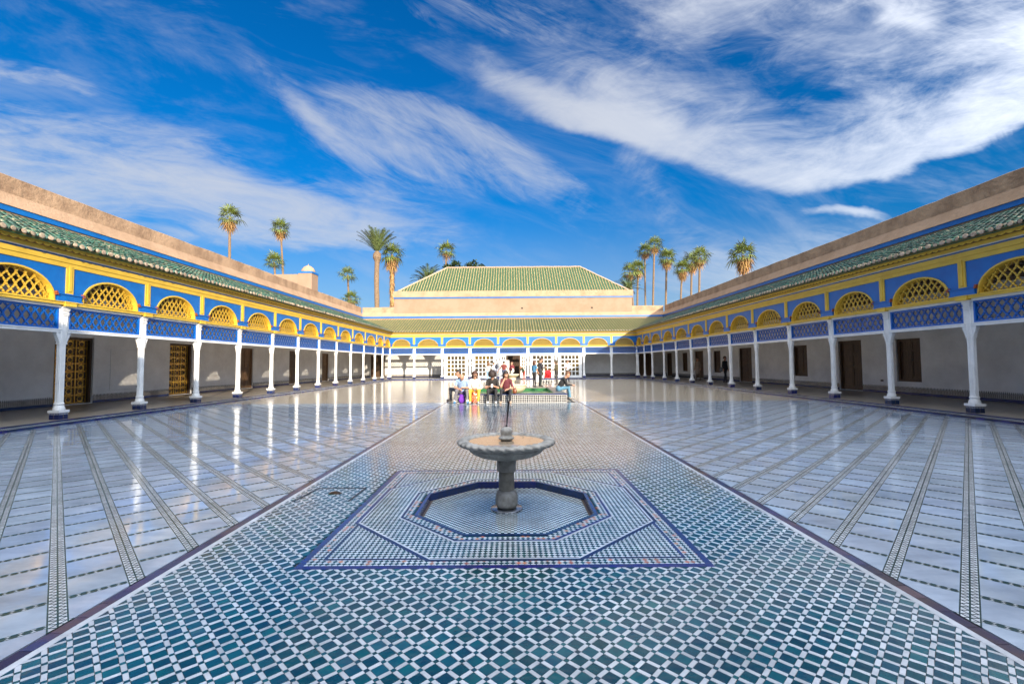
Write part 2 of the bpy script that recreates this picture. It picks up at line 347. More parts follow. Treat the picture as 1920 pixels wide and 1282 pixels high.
def seen(x, y, z=0.0):
    """inside the photograph's frame (with a small margin)?"""
    q = CAM_ROT.transposed() @ Vector((x, y, z - CAM_H))
    return q.z < -0.3 and abs(q.x / q.z) * F_PX < 985 and abs(q.y / q.z) * F_PX < 665
# ------------------------------------------------------------------ layout numbers (metres)
XL, XR, YF, YR = -11.95, 12.20, 44.3, -3.4          # column lines: left, right, far, rear
GD = 4.0                                             # gallery depth, column line to back wall
GZ = 0.13                                            # gallery floor height
KF = 0.33                                            # kerb face in front of the column line
FX, FY = -0.07, 4.98                                 # centre of the small fountain
SW = 2.50                                            # half width of the tiled walk
YM = 17.9                                            # the marble paving ends here
Y0 = 0.4

# ------------------------------------------------------------------ ground and court
g = MB(); g.box(-600, 600, -300, 900, -0.9, -0.35); ground = g.build('ground', earth); ground['kind'] = 'structure'
OCT = [(math.cos(R(22.5 + 45 * k)), math.sin(R(22.5 + 45 * k))) for k in range(8)]
def octo(ap): r = ap / math.cos(R(22.5)); return [(FX + r * c, FY + r * s) for c, s in OCT]
g = MB()
hole = octo(0.915); H = 1.6
x0, x1, y0, y1 = XL + KF - 0.02, XR - KF + 0.02, YR + KF - 0.02, YF - KF + 0.02
zb = -0.010
sq = [(FX + H, FY - H), (FX + H, FY + H), (FX - H, FY + H), (FX - H, FY - H)]
cr = {0: sq[1], 2: sq[2], 4: sq[3], 6: sq[0]}
for k in range(8):
    a, b = hole[k], hole[(k + 1) % 8]
    # octagon corner k faces: sides 1,3,5,7 lie toward the corners... fan each side to the square
    mid = ((a[0] + b[0]) / 2 - FX, (a[1] + b[1]) / 2 - FY)
    if abs(abs(mid[0]) - abs(mid[1])) < 0.05:
        c = (FX + math.copysign(H, mid[0]), FY + math.copysign(H, mid[1]))
        pa = (FX + math.copysign(H, a[0] - FX), a[1]) if abs(a[0] - FX) > abs(a[1] - FY) else (a[0], FY + math.copysign(H, a[1] - FY))
        pb = (FX + math.copysign(H, b[0] - FX), b[1]) if abs(b[0] - FX) > abs(b[1] - FY) else (b[0], FY + math.copysign(H, b[1] - FY))
        g.poly([(*p, zb) for p in (a, pa, c, pb, b)])
    else:
        if abs(mid[0]) > abs(mid[1]): s_ = math.copysign(H, mid[0]); pa, pb = (FX + s_, a[1]), (FX + s_, b[1])
        else: s_ = math.copysign(H, mid[1]); pa, pb = (a[0], FY + s_), (b[0], FY + s_)
        g.poly([(*p, zb) for p in (a, pa, pb, b)])
for a, b, c, d in ((-2.64, FX - H, y0, YM), (FX + H, 2.64, y0, YM), (FX - H, FX + H, y0, FY - H), (FX - H, FX + H, FY + H, YM)):
    g.poly([(a, c, zb), (b, c, zb), (b, d, zb), (a, d, zb)])
for a, b in ((x0, -2.64), (2.64, x1)): g.poly([(a, Y0, zb), (b, Y0, zb), (b, YM, zb), (a, YM, zb)])
court = g.build('courtyard_floor', grout); court['kind'] = 'structure'
# flip any downward faces
import bmesh
bm_ = bmesh.new(); bm_.from_mesh(court.data); 
for f in bm_.faces:
    if f.normal.z < 0: f.normal_flip()
bm_.to_mesh(court.data); bm_.free()
g = MB()
g.poly([(x0, YM, 0), (-2.64, YM, 0), (-2.64, y1, 0), (x0, y1, 0)]); g.poly([(2.64, YM, 0), (x1, YM, 0), (x1, y1, 0), (2.64, y1, 0)])
g.poly([(-2.64, YM, -0.001), (2.64, YM, -0.001), (2.64, y1, -0.001), (-2.64, y1, -0.001)])
g.poly([(x0, y0, 0), (-2.64, y0, 0), (-2.64, Y0, 0), (x0, Y0, 0)]); g.poly([(2.64, y0, 0), (x1, y0, 0), (x1, Y0, 0), (2.64, Y0, 0)])
g.build('worn_paving', farfloor, court)

def pieces(name, polys, mat, parent, z0, z1, tilt=0.0, nmax=300, spin=0.0, restname=None, shared=True):
    """polys: list of plan polygons. The nmax that show largest become objects of their own (sharing one mesh when they
    are all alike), the rest one joined 'stuff' part."""
    sc = []
    for i, p in enumerate(polys):
        cx = sum(q[0] for q in p) / len(p); cy = sum(q[1] for q in p) / len(p)
        s_ = area(p) / max(cy, 0.3) ** 3 if (cy > 1.9 and seen(cx, cy)) else 0
        sc.append((s_, i, cx, cy))
    big = sorted([q for q in sc if q[0] > 0], reverse=True)[:nmax]; bigset = {q[1] for q in big}
    cache = {}
    def turned(p, cx, cy):
        t = random.gauss(0, spin); c_, s_ = math.cos(t), math.sin(t); ox, oy_ = random.gauss(0, spin * .03), random.gauss(0, spin * .03)
        return [(cx + ox + (x - cx) * c_ - (y - cy) * s_, cy + oy_ + (x - cx) * s_ + (y - cy) * c_) for x, y in p]
    for s_, i, cx, cy in big:
        p = [(q[0] - cx, q[1] - cy) for q in polys[i]]
        key = tuple((round(a, 4), round(b, 4)) for a, b in p) if shared else i
        if key not in cache:
            b = MB(); n = len(p); e = 0.0012
            inner = [(a - math.copysign(min(e, abs(a)), a), c - math.copysign(min(e, abs(c)), c)) for a, c in p]
            b.slab(p, z0, z1 - 0.0008); b.f.pop(0); b.m.pop(0)
            k = len(b.v); b.v += [(a, c, z1) for a, c in inner]; b.f.append(tuple(k + j for j in range(n))); b.m.append(0)
            for j in range(n): b.f.append((n + j, n + (j + 1) % n, k + (j + 1) % n, k + j)); b.m.append(0)
            cache[key] = b.mesh(name, mat)
        o = link(name, cache[key], parent); o.location = (cx, cy, random.uniform(-1, 1) * 0.0004)
        if tilt: o.rotation_euler = (random.gauss(0, tilt), random.gauss(0, tilt), random.gauss(0, spin) if spin else 0)
    b = MB()
    for i, p in enumerate(polys):
        if i in bigset: continue
        cx, cy = sc[i][2], sc[i][3]; tx, ty = (random.gauss(0, tilt), random.gauss(0, tilt)) if tilt else (0, 0)
        dz_ = random.uniform(-1, 1) * 0.0004
        if spin: p = turned(p, cx, cy)
        b.slab(p, z0, [z1 + dz_ + (q[0] - cx) * tx + (q[1] - cy) * ty for q in p])
    if b.f: b.build(restname or name, mat, parent, kind='stuff')

# tiled walk: teal squares, white bars, small stars, on a 45 degree grid
PT = 0.0935
r2 = math.sqrt(0.5)
def rot(u, v): return ((u - v) * r2, (u + v) * r2)
walk = [(1, 0, SW + 0.02), (-1, 0, SW + 0.02), (0, 1, 17.62), (0, -1, -Y0)]
teal, bars, stars = [], [], []
hs, hb = 0.0335, 0.0115                                  # half tile, half bar width
n = 200
def walkok(x, y):
    if abs(x) > SW + 0.06 or y < Y0 or y > 17.66: return False
    return not (abs(x - FX) < 1.55 and abs(y - FY) < 1.53)
for i in range(-40, 240):
    for j in range(-40, 240):
        cx, cy = rot(i * PT, j * PT)
        if abs(cx) > 2.7 or cy < 0.2 or cy > 17.9: continue
        # crossing at (i,j); tile centre at (+.5,+.5)
        tx, ty = rot((i + .5) * PT, (j + .5) * PT)
        if walkok(tx, ty):
            p = clip([rot((i + .5) * PT + a * hs, (j + .5) * PT + b * hs) for a, b in ((-1, -1), (1, -1), (1, 1), (-1, 1))], walk)
            if p: teal.append(p)
        for du, dv in ((.5, 0), (0, .5)):
            bx, by = rot((i + du) * PT, (j + dv) * PT)
            if walkok(bx, by):
                lu, lv = (0.0335, hb) if du else (hb, 0.0335)
                p = clip([rot((i + du) * PT + a * lu, (j + dv) * PT + b * lv) for a, b in ((-1, -1), (1, -1), (1, 1), (-1, 1))], walk)
                if p: bars.append(p)
        if walkok(cx, cy) and cy < 9:
            stars.append([rot(i * PT + (0.0155 if k % 2 else 0.0125) * math.cos(k * PI / 4 + PI / 4 * 0), j * PT + (0.0155 if k % 2 else 0.0125) * math.sin(k * PI / 4)) for k in range(8)])
pieces('teal_tile', teal, teal_t, court, -0.009, 0.0, 0.005, 300, .022)
pieces('white_tile_bar', bars, white_t, court, -0.009, 0.0002, 0.005, 300, .03)
pieces('star_tile', stars, teal_t, court, -0.009, -0.0003, 0.004, 200)

# border lines of the walk
for sx in (-1, 1):
    b = MB(); b.box(min(sx * 2.50, sx * 2.545), max(sx * 2.50, sx * 2.545), Y0, 43.9, -0.008, 0.0016); b.build('white_border_line', white_t, court)
    y = Y0; k = 0; b2 = MB()
    while y < 43.9:
        L_ = 0.16
        (b2).box(min(sx * 2.548, sx * 2.622), max(sx * 2.548, sx * 2.622), y + 0.002, y + L_ - 0.002, -0.008, 0.0012 + random.uniform(0, .0006)); y += L_
    b2.build('border_tile_row', M('border_tile', (0.022, 0.020, 0.070), 0.18, (0.060, 0.035, 0.040), 2.2, 0.45, 0.62, rnd=0.5), court, kind='stuff')

# marble paving at the sides, cut by zellige strips on a 45 degree grid
DP, SP = 0.396, 0.380                                    # pitch of double strips, of single strips
DW, SWD = 0.096, 0.056
for sx in (-1, 1):
    xo = XL + KF if sx < 0 else XR - KF
    pl = [(1, 0, -2.64), (-1, 0, -xo)] if sx < 0 else [(-1, 0, -2.64), (1, 0, xo)]
    pl += [(0, 1, YM), (0, -1, -Y0)]
    slabs = []; sb_ = MB(); wp = MB()
    # s runs outwards and away (double strips), t across
    def P(s, t): return ((sx * (s - t)) * r2, (s + t) * r2)
    def fix(p): return p if sx < 0 else p[::-1]
    def P_(s, t): q = P(s, t); return q
    for i in range(-30, 60):
        for j in range(-40, 60):
            s0, t0 = i * SP, j * DP
            c = P(s0 + SP / 2, t0 + DP / 2)
            if not (abs(c[0]) > 2.2 and abs(c[0]) < 12.4 and 0 < c[1] < YM + 0.6): continue
            q = [P(s0 + a, t0 + b_) for a, b_ in ((SWD, DW), (SP, DW), (SP, DP), (SWD, DP))]
            if sx > 0: q = q
            q = clip(q, pl)
            if len(q) >= 3 and area(q) > 0.0004:
                A2 = sum(q[k][0] * q[(k + 1) % len(q)][1] - q[(k + 1) % len(q)][0] * q[k][1] for k in range(len(q)))
                slabs.append(q if A2 > 0 else q[::-1])
            # zellige pieces, white on dark green
            near = c[1] < 13
            if near:
                nn = 6; per = (DP - DW) / nn; mid = SWD / 2
                def tri(pts):
                    q = clip([P(s0 + a, t0 + c_) for a, c_ in pts], pl)
                    if len(q) >= 3: wp.poly([(*z_, -0.0012) for z_ in q])
                for k in range(nn + 1):
                    tt = DW + k * per; h_ = per * .26; l_, r_ = max(tt - h_, DW), min(tt + h_, DP)
                    tri([(.009, l_), (.009, r_), (mid - .003, tt)]); tri([(SWD - .009, l_), (SWD - .009, r_), (mid + .003, tt)])
                nn = 7; per = SP / nn
                for k in range(nn):
                    ss = k * per
                    for e0, e1 in ((.008, .043), (.088, .053)):
                        tri([(ss + .06 * per, e0), (ss + .86 * per, e0), (ss + .46 * per, e1 - math.copysign(.004, e1 - e0))])
                        tri([(ss + .60 * per, e1), (ss + 1.32 * per, e1), (ss + .96 * per, e0 + math.copysign(.008, e1 - e0))])
            else:
                q = clip([P(s0, t0 + .012), P(s0 + SP, t0 + .012), P(s0 + SP, t0 + .036), P(s0, t0 + .036)], pl)
                if len(q) >= 3: wp.poly([(*z_, -0.0012) for z_ in q])
                q = clip([P(s0, t0 + .060), P(s0 + SP, t0 + .060), P(s0 + SP, t0 + .084), P(s0, t0 + .084)], pl)
                if len(q) >= 3: wp.poly([(*z_, -0.0012) for z_ in q])
    for f in range(len(wp.f)):                            # face up
        a, b_, c_ = (Vector(wp.v[k]) for k in wp.f[f][:3])
        if (b_ - a).cross(c_ - a).z < 0: wp.f[f] = wp.f[f][::-1]
    bs = MB(); lo_, hi_ = (xo, -2.64) if sx < 0 else (2.64, xo)
    bs.poly([(lo_, Y0, -0.0028), (hi_, Y0, -0.0028), (hi_, YM, -0.0028), (lo_, YM, -0.0028)])
    bs.build('dark_strip_bed', green_t, court)
    wp.build('white_strip_pieces', white_t, court, kind='stuff')
    pieces('marble_slab', slabs, marble, court, -0.0095, 0.0, 0.0016, 150)

# square of fine zellige round the octagonal basin
SQ = 1.545
def ring(ap0, ap1, z, name, mat, parent=court):
    a, b = octo(ap0), octo(ap1); q = MB()
    for k in range(8):
        c = [a[k], b[k], b[(k + 1) % 8], a[(k + 1) % 8]]
        q.slab(c, -0.009, z)
    return q.build(name, mat, parent)
def octplanes(ap, sgn=1):
    return [(sgn * math.cos(k * PI / 4), sgn * math.sin(k * PI / 4), sgn * (math.cos(k * PI / 4) * FX + math.sin(k * PI / 4) * FY) + ap * sgn) for k in range(8)]
def inoct(x, y, ap): return all(a * x + b * y <= c for a, b, c in octplanes(ap))
zw, zt, zr = MB(), MB(), MB()
ps = 0.031
for i in range(-75, 76):
    for j in range(-75, 76):
        x, y = FX + (i - j) * ps * r2, FY + (i + j) * ps * r2
        if abs(x - FX) > SQ - .01 or abs(y - FY) > SQ - .01 or inoct(x, y, 0.925): continue
        h_ = ps * 0.47
        q = [(x, y - h_ * 1.414), (x + h_ * 1.414, y), (x, y + h_ * 1.414), (x - h_ * 1.414, y)]
        wht = (i % 2 == 0) if (j % 2 == 0) else (i % 4 == 1)
        band = (max(abs(x - FX), abs(y - FY)) > 1.40) or (inoct(x, y, 1.01))
        tgt = zw if (i + j) % 2 == 0 else (zr if (band and random.random() < 0.22) else zt)
        tgt.slab(q, -0.006, random.uniform(-0.0006, 0.0004))
zw.build('white_zellige', white_t, court, kind='stuff'); zt.build('teal_zellige', teal_t, court, kind='stuff'); zr.build('terracotta_zellige', terra_t, court, kind='stuff')
def sqframe(h0, h1, z, name, mat):
    q = MB()
    for a in range(4):
        c, s = round(math.cos(a * PI / 2)), round(math.sin(a * PI / 2))
        pts = [(h0, -h0), (h1, -h1), (h1, h1), (h0, h0)]
        q.slab([(FX + c * u - s * v, FY + s * u + c * v) for u, v in pts], -0.009, z)
    q.build(name, mat, court)
sqframe(1.503, 1.555, 0.0022, 'navy_square_border', navy); sqframe(1.375, 1.40, 0.0016, 'navy_square_line', navy)
ring(1.402, 1.432, 0.0030, 'navy_octagon_line', navy); ring(1.384, 1.400, 0.0027, 'white_octagon_line', white_t)
ring(1.30, 1.325, 0.0012, 'navy_octagon_hairline', navy) if False else None
ring(1.040, 1.058, 0.0022, 'white_octagon_line', white_t); ring(1.012, 1.036, 0.0026, 'navy_octagon_line', navy)

# octagonal basin let into the floor
basin = thing('fountain_basin', 'shallow sunken octagonal basin of blue and white zellige below the small fountain', 'basin', (FX, FY, -0.08))
def loc(pts, z): return [(p[0] - FX, p[1] - FY, z) for p in pts]
a, b = octo(0.915), octo(0.88)
for k in range(8):
    q = MB(); c = [a[k], a[(k + 1) % 8], b[(k + 1) % 8], b[k]]
    q.slab([(p[0] - FX, p[1] - FY) for p in c][::-1], 0.0, 0.084); q.build('kerb_tile', navy, basin)
q = MB(); q.poly(loc(octo(0.93), 0.004)); q.build('basin_bed', grout, basin)
zw, zt = MB(), MB(); ps = 0.0300
for i in range(-70, 71):
    for j in range(-70, 71):
        x, y = i * ps, j * ps
        if not inoct(x + FX, y + FY, 0.865): continue
        h_ = ps * 0.46
        (zw if (i + j) % 2 == 0 else zt).slab([(x - h_, y - h_), (x + h_, y - h_), (x + h_, y + h_), (x - h_, y + h_)], 0.004, 0.0085 + random.uniform(0, .0006))
wetw = M('wet_white_tile', (0.58, 0.62, 0.66), 0.10, (0.42, 0.44, 0.44), 3, spec=0.8, rnd=0.06); wett = M('wet_teal_tile', (0.008, 0.075, 0.10), 0.10, (0.02, 0.05, 0.06), 3, spec=0.8, rnd=0.3)
zw.build('white_zellige', wetw, basin, kind='stuff'); zt.build('teal_zellige', wett, basin, kind='stuff')
# manhole hatch left of the basin, narrow black strip on the floor by the pool, a dead leaf
hatch = thing('floor_hatch', 'rectangular tiled floor hatch outlined by a black groove left of the basin', 'hatch', G(628, 925))
P4 = [G(548, 941), G(597, 915.5), G(686, 914.5), G(654, 939)]
for k in range(3):
    a_, b_ = P4[k] - hatch.location, P4[k + 1] - hatch.location; d = (b_ - a_).normalized(); nrm = Vector((-d.y, d.x, 0)) * 0.013
    q = MB(); q.slab([tuple((a_ + nrm).xy), tuple((a_ - nrm).xy), tuple((b_ - nrm).xy), tuple((b_ + nrm).xy)], 0.0, 0.0036); q.build('groove', blackm, hatch)
q = MB(); q.tube([(-0.06, 0, 0.012), (0.0, 0.01, 0.016), (0.06, 0.005, 0.012)], [0.004, 0.012, 0.004], 6); q.box(-0.07, 0.07, -0.025, 0.03, 0, 0.006); q.build('lifting_handle', wood, hatch)
q = MB(); q.box(-0.035, 0.035, -0.95, 0.95, 0.0, 0.004); q.box(-0.05, -0.036, -0.97, 0.97, 0.0, 0.006); q.box(0.036, 0.05, -0.97, 0.97, 0.0, 0.006)
o = q.build('black_floor_strip', blackm); o.location = (2.37, 18.75, 0.002); tag(o, 'narrow black strip on the paving right of the raised pool', 'drain')
# ------------------------------------------------------------------ arcade wings
ZB0, ZB1 = 3.10, 3.22                                    # yellow beam
ZF0, ZF1 = 4.13, 4.38                                    # yellow frieze
EAVE_Y, EAVE_Z, RT_Z = -0.56, 4.66, 6.33
SLOPE = (RT_Z - EAVE_Z) / (GD - EAVE_Y)
PAR = 7.62
CACHE = {}
def cached(key, fn):
    if key not in CACHE: CACHE[key] = fn()
    return CACHE[key]
def wave_bars(w, h, cw, ch, bar, th, inside=None, m=0, zoff=0.0, amp=1.0):
    """cut-out trellis: two families of waving bars crossing in pointed ovals"""
    b = MB(); nx = max(2, round(w / cw)); cw = w / nx; st = ch / 5
    nz_ = int(math.ceil(h / st))
    def wob(z): p = (z / ch) % 2.0; p = p if p <= 1 else 2 - p; s_ = p; return (0.5 - 0.5 * math.cos(PI * s_)) * 0.55 + s_ * 0.45
    for s in (0, 1):
        for k in range(-1, nx + 1):
            prev = None
            for i in range(nz_ + 1):
                z = min(i * st, h); f = wob(z + zoff + (ch if s else 0)); x = (k + f) * cw * 1.0 + 0.0
                p = (x, z)
                if prev:
                    mx_, mz = (x + prev[0]) / 2, (z + prev[1]) / 2
                    ok = (0 <= mx_ <= w) if inside is None else inside(mx_, mz)
                    if ok:
                        dx_, dz_ = x - prev[0], z - prev[1]; L_ = math.hypot(dx_, dz_) or 1; nx_, nz2 = -dz_ / L_ * bar / 2, dx_ / L_ * bar / 2
                        ex, ez = dx_ / L_ * bar * .2, dz_ / L_ * bar * .2
                        q = [(prev[0] - ex + nx_, prev[1] - ez + nz2), (prev[0] - ex - nx_, prev[1] - ez - nz2), (x + ex - nx_, z + ez - nz2), (x + ex + nx_, z + ez + nz2)]
                        q = [(min(max(a, 0), w), min(max(c, 0), h)) for a, c in q]
                        y0_ = -th / 2 - (0.002 if s else 0); y1_ = th / 2 - (0.002 if s else 0); i0 = len(b.v)
                        b.v += [(a, y0_, c) for a, c in q] + [(a, y1_, c) for a, c in q]
                        for fcs in ((0, 1, 2, 3), (7, 6, 5, 4), (0, 4, 5, 1), (2, 6, 7, 3)):
                            b.f.append(tuple(i0 + e for e in fcs)); b.m.append(m)
                prev = p
    return b
def arch_pts(a, rise, z0, n=18, grow=0.0):
    return [(-(a + grow) * math.cos(PI * k / n), z0 + (rise + grow) * math.sin(PI * k / n) ** 0.92) for k in range(n + 1)]
def spandrel(w):
    b = MB(); a = w * 0.355; n = 18; z0, z1 = ZB1 + 0.03, ZF0; P = arch_pts(a, 0.70, z0, n)
    for y, fl in ((-0.14, 0), (0.14, 1)):
        def add(q): b.poly([(x, y, z) for x, z in (q if not fl else q[::-1])])
        add([(-w / 2, ZB1), (-a, ZB1), (-a, z0), (-w / 2, z1)][:0] or [(-w / 2, ZB1), (-a, ZB1), P[0], (-w / 2, P[0][1])])
        add([(a, ZB1), (w / 2, ZB1), (w / 2, P[-1][1]), P[-1]])
        add([(-w / 2, z0), P[0], (P[0][0], z1), (-w / 2, z1)]); add([P[-1], (w / 2, z0), (w / 2, z1), (P[-1][0], z1)])
        for k in range(n): add([P[k], P[k + 1], (P[k + 1][0], z1), (P[k][0], z1)])
    return b.mesh('spandrel', blue)
def arch_ring(w):
    b = MB(); a = w * 0.355; n = 18; z0 = ZB1 + 0.03
    I = arch_pts(a, 0.70, z0, n, -0.030); O = arch_pts(a, 0.70, z0, n, 0.012)
    I = [(I[0][0], ZB1)] + I + [(I[-1][0], ZB1)]; O = [(O[0][0], ZB1)] + O + [(O[-1][0], ZB1)]
    for k in range(len(I) - 1):
        for y, fl in ((-0.165, 0), (0.142, 1)):
            q = [I[k], I[k + 1], O[k + 1], O[k]] if fl else [I[k], O[k], O[k + 1], I[k + 1]]
            b.poly([(x, y, z) for x, z in q][::-1] if not fl else [(x, y, z) for x, z in q][::-1])
        b.poly([(I[k][0], -0.165, I[k][1]), (I[k + 1][0], -0.165, I[k + 1][1]), (I[k + 1][0], 0.142, I[k + 1][1]), (I[k][0], 0.142, I[k][1])])
        b.poly([(O[k][0], -0.165, O[k][1]), (O[k][0], -0.14, O[k][1]), (O[k + 1][0], -0.14, O[k + 1][1]), (O[k + 1][0], -0.165, O[k + 1][1])])
    return b.mesh('arch_ring', yellow)
def arch_trellis(w):
    a = w * 0.355; rise = 0.70
    def ins(x, z): return ((x - a) / (a - 0.02)) ** 2 + (max(0, z - 0.03) / (rise - 0.02)) ** 2 < 1
    b = wave_bars(2 * a, 0.72, 0.200, 0.29, 0.026, 0.032, ins)
    b.v = [(x - a, y - 0.045, z + ZB1) for x, y, z in b.v]
    b.box(-a + .05, a - .05, -0.065, -0.025, ZB1, ZB1 + 0.035)
    return b.mesh('arch_trellis', yellow)
def panel_trellis(w):
    iw = w - 0.27 - 0.09; ih = 0.57 - 0.09
    b = wave_bars(iw, ih, 0.215, 0.31, 0.033, 0.036, None, 0, 0.07)
    b.v = [(x - iw / 2, y, z + 2.50 + 0.045) for x, y, z in b.v]
    return b.mesh('trellis', blue2)
def panel_frame(w):
    b = MB(); h = w / 2 - 0.135; t = 0.045
    for x0_, x1_, z0_, z1_ in ((-h, h, 2.50, 2.545), (-h, h, 3.025, 3.07), (-h, -h + t, 2.545, 3.025), (h - t, h, 2.545, 3.025)): b.box(x0_, x1_, -0.04, 0.04, z0_, z1_)
    return b.mesh('frame', blue2)
def beam(w):
    b = MB(); b.box(-w / 2, w / 2, -0.19, 0.19, ZB0 + .035, ZB1 - .02); b.box(-w / 2, w / 2, -0.215, 0.2, ZB1 - .02, ZB1); return b.mesh('beam', yellow)
def fillet(w):
    b = MB(); b.box(-w / 2 + .12, w / 2 - .12, -0.10, 0.10, 3.07, ZB0 + .035); b.box(-w / 2 + .079, -w / 2 + .134, -.045, .045, 2.50, 3.07); b.box(w / 2 - .134, w / 2 - .079, -.045, .045, 2.50, 3.07); return b.mesh('white_fillet', white)
def rail(w):
    b = MB(); b.box(-w / 2 + .082, w / 2 - .082, -0.07, 0.07, 2.41, 2.50); b.box(-w / 2 + .082, w / 2 - .082, -0.085, 0.085, 2.475, 2.492); return b.mesh('rail', white)
def frieze(w):
    b = MB(); b.box(-w / 2, w / 2, -0.165, 0.14, ZF0, ZF0 + .115); b.box(-w / 2, w / 2, -0.185, 0.14, ZF0 + .122, ZF1); b.box(-w / 2, w / 2, -0.16, 0.14, ZF0 + .115, ZF0 + .122); return b.mesh('frieze', yellow)
def blue_strip(w):
    b = MB(); b.box(-w / 2, w / 2, -0.15, 0.14, ZF1, 4.425); return b.mesh('blue_strip', blue)
def cornice(w):
    b = MB(); b.box(-w / 2, w / 2, -0.215, 0.10, 4.425, 4.442, 1); b.box(-w / 2, w / 2, -0.25, 0.10, 4.442, 4.53); n = max(1, round(w / 0.19)); s_ = w / n
    # scalloped valance board
    for k in range(n):
        u0 = -w / 2 + k * s_
        pts = [(u0 + s_ * i / 6, 4.575 - 0.050 * math.sin(PI * i / 6) - 0.012) for i in range(7)]
        for i in range(6):
            (xa, za), (xb, zb_) = pts[i], pts[i + 1]
            b.poly([(xa, -0.40, za), (xb, -0.40, zb_), (xb, -0.40, 4.635), (xa, -0.40, 4.635)]); b.poly([(xa, -0.375, za), (xa, -0.375, 4.635), (xb, -0.375, 4.635), (xb, -0.375, zb_)])
            b.poly([(xa, -0.40, za), (xa, -0.375, za), (xb, -0.375, zb_), (xb, -0.40, zb_)])
    return b.mesh('cornice', [yellow, white])
def soffit_board(w):
    b = MB(); b.box(-w / 2, w / 2, -0.372, 0.10, 4.532, 4.60); b.box(-w / 2, w / 2, -0.50, -0.05, 4.605, 4.64); return b.mesh('soffit_board', soffit)
def pilaster():
    b = MB(); b.box(-0.10, 0.10, -0.168, -0.14, 3.43, ZF0); b.box(-0.035, 0.035, -0.186, -0.168, 3.50, ZF0 + .05); return b.mesh('pilaster', yellow)
def impost(w):
    h = w * 0.145 - 0.03; b = MB(); b.box(-h, h, -0.215, -0.14, 3.40, 3.43); b.box(-h * .93, h * .93, -0.19, -0.14, ZB1 + .04, 3.40); b.box(-h, h, -0.205, -0.14, ZB1, ZB1 + .04)
    return b.mesh('impost', blue)
def corbel():
    b = MB(); b.box(-0.022, 0.022, -0.235, -0.10, 3.37, 3.395); b.box(-0.03, 0.03, -0.225, -0.10, 3.40, 3.425); b.box(-0.018, 0.018, -0.215, -0.10, 3.43, 3.47); return b.mesh('corbel', M('red_corbel_paint', (0.30, 0.07, 0.025), 0.6, var=0.3))
def beam_block():
    b = MB(); b.box(-0.15, 0.15, -0.225, 0.22, ZB0 + .003, ZB1 - .022); b.box(-0.165, 0.165, -0.24, 0.23, ZB1 - .022, ZB1 + .003); return b.mesh('beam_block', yellow)
def col_shaft(half=0.066):
    b = MB(); sec = []; n = 4
    # square core with three flutes on each face and bevelled corners
    e = half; c = 0.020; f = 0.010
    side = [(-e + c, 0), (-e * .62, 0), (-e * .56, f), (-e * .28, f), (-e * .22, 0), (e * -.17 + .0, 0), (-e * .14, f), (e * .14, f), (e * .17, 0), (e * .22, 0), (e * .28, f), (e * .56, f), (e * .62, 0), (e - c, 0)]
    for k in range(4):
        cs, sn = round(math.cos(k * PI / 2)), round(math.sin(k * PI / 2))
        for u, d in side:
            x, y = u, -e + d; sec.append((cs * x - sn * y, sn * x + cs * y))
    N = len(sec); i0 = 0
    lv = [(0.56, 1.04), (1.2, 1.0), (2.12, 0.97), (2.36, 1.22), (2.88, 1.22)]
    for z, s_ in lv: b.v += [(x * s_, y * s_, z) for x, y in sec]
    for k in range(len(lv) - 1):
        for j in range(N): a = k * N + j; c2 = k * N + (j + 1) % N; b.f.append((a, c2, c2 + N, a + N)); b.m.append(0)
    b.box(-half * .78, half * .78, -half * .78, half * .78, 0.5, 3.09)
    return b.mesh('shaft', white)
def col_base(half=0.066):
    b = MB(); q = half / 0.069
    b.lathe([(0.128 * q, 0.37), (0.132 * q, 0.385), (0.132 * q, 0.41), (0.120 * q, 0.445), (0.104 * q, 0.48), (0.100 * q, 0.50), (0.112 * q, 0.52), (0.112 * q, 0.54), (0.098 * q, 0.565)], 16, 0, rot=PI / 16); return b.mesh('base', white, False)
def col_slab(half=0.066):
    b = MB(); q = 0.080 + half; b.box(-q, q, -q, q, 0.305, 0.37); return b.mesh('base_slab', white)
def col_cap(half=0.066):
    b = MB(); e = half * 1.24
    for z0_, z1_, g_ in ((2.86, 2.885, .010), (2.905, 2.935, .016), (2.975, 3.01, .012), (3.01, 3.06, .024), (3.06, ZB0 + .001, .04)): b.box(-e - g_, e + g_, -e - g_, e + g_, z0_, z1_)
    b.box(-e, e, -e, e, 2.87, 3.07); return b.mesh('capital', white)
def col_plinth(half=0.066):
    b = MB(); q = 0.060 + half; b.box(-q, q, -q, q, GZ - .02, 0.305)
    for k in range(4):
        cs, sn = round(math.cos(k * PI / 2)), round(math.sin(k * PI / 2)); n = 6; s_ = 2 * q / n
        def T(x, y, z): return (cs * x - sn * y, sn * x + cs * y, z)
        for i in range(n):
            for zz in (0.262, 0.284):
                u = -q + (i + .5) * s_; h = s_ * .36; v = 0.0075
                b.poly([T(u - h, -q - .0015, zz - v), T(u + h, -q - .0015, zz - v), T(u + h, -q - .0015, zz + v), T(u - h, -q - .0015, zz + v)], 1)
        b.poly([T(-.004, -q - .0015, GZ), T(.004, -q - .0015, GZ), T(.004, -q - .0015, .30), T(-.004, -q - .0015, .30)], 2)
    return b.mesh('plinth', [navy, white_t, grout])
def col_wing(half=0.066):
    """slender side pilaster with stepped bracket, on one side"""
    b = MB(); e = half; x = e
    b.box(x - .01, x + 0.020, -0.036, 0.036, 0.56, 2.10)
    for k, (z, o) in enumerate(((2.10, .045), (2.14, .035), (2.17, .055), (2.22, .07), (2.27, .095), (2.33, .12))):
        b.box(x - .01, x + o, -0.048, 0.048, z, (2.14, 2.17, 2.22, 2.27, 2.33, 2.409)[k])
    return b.mesh('bracket', white)
tile_mesh = None
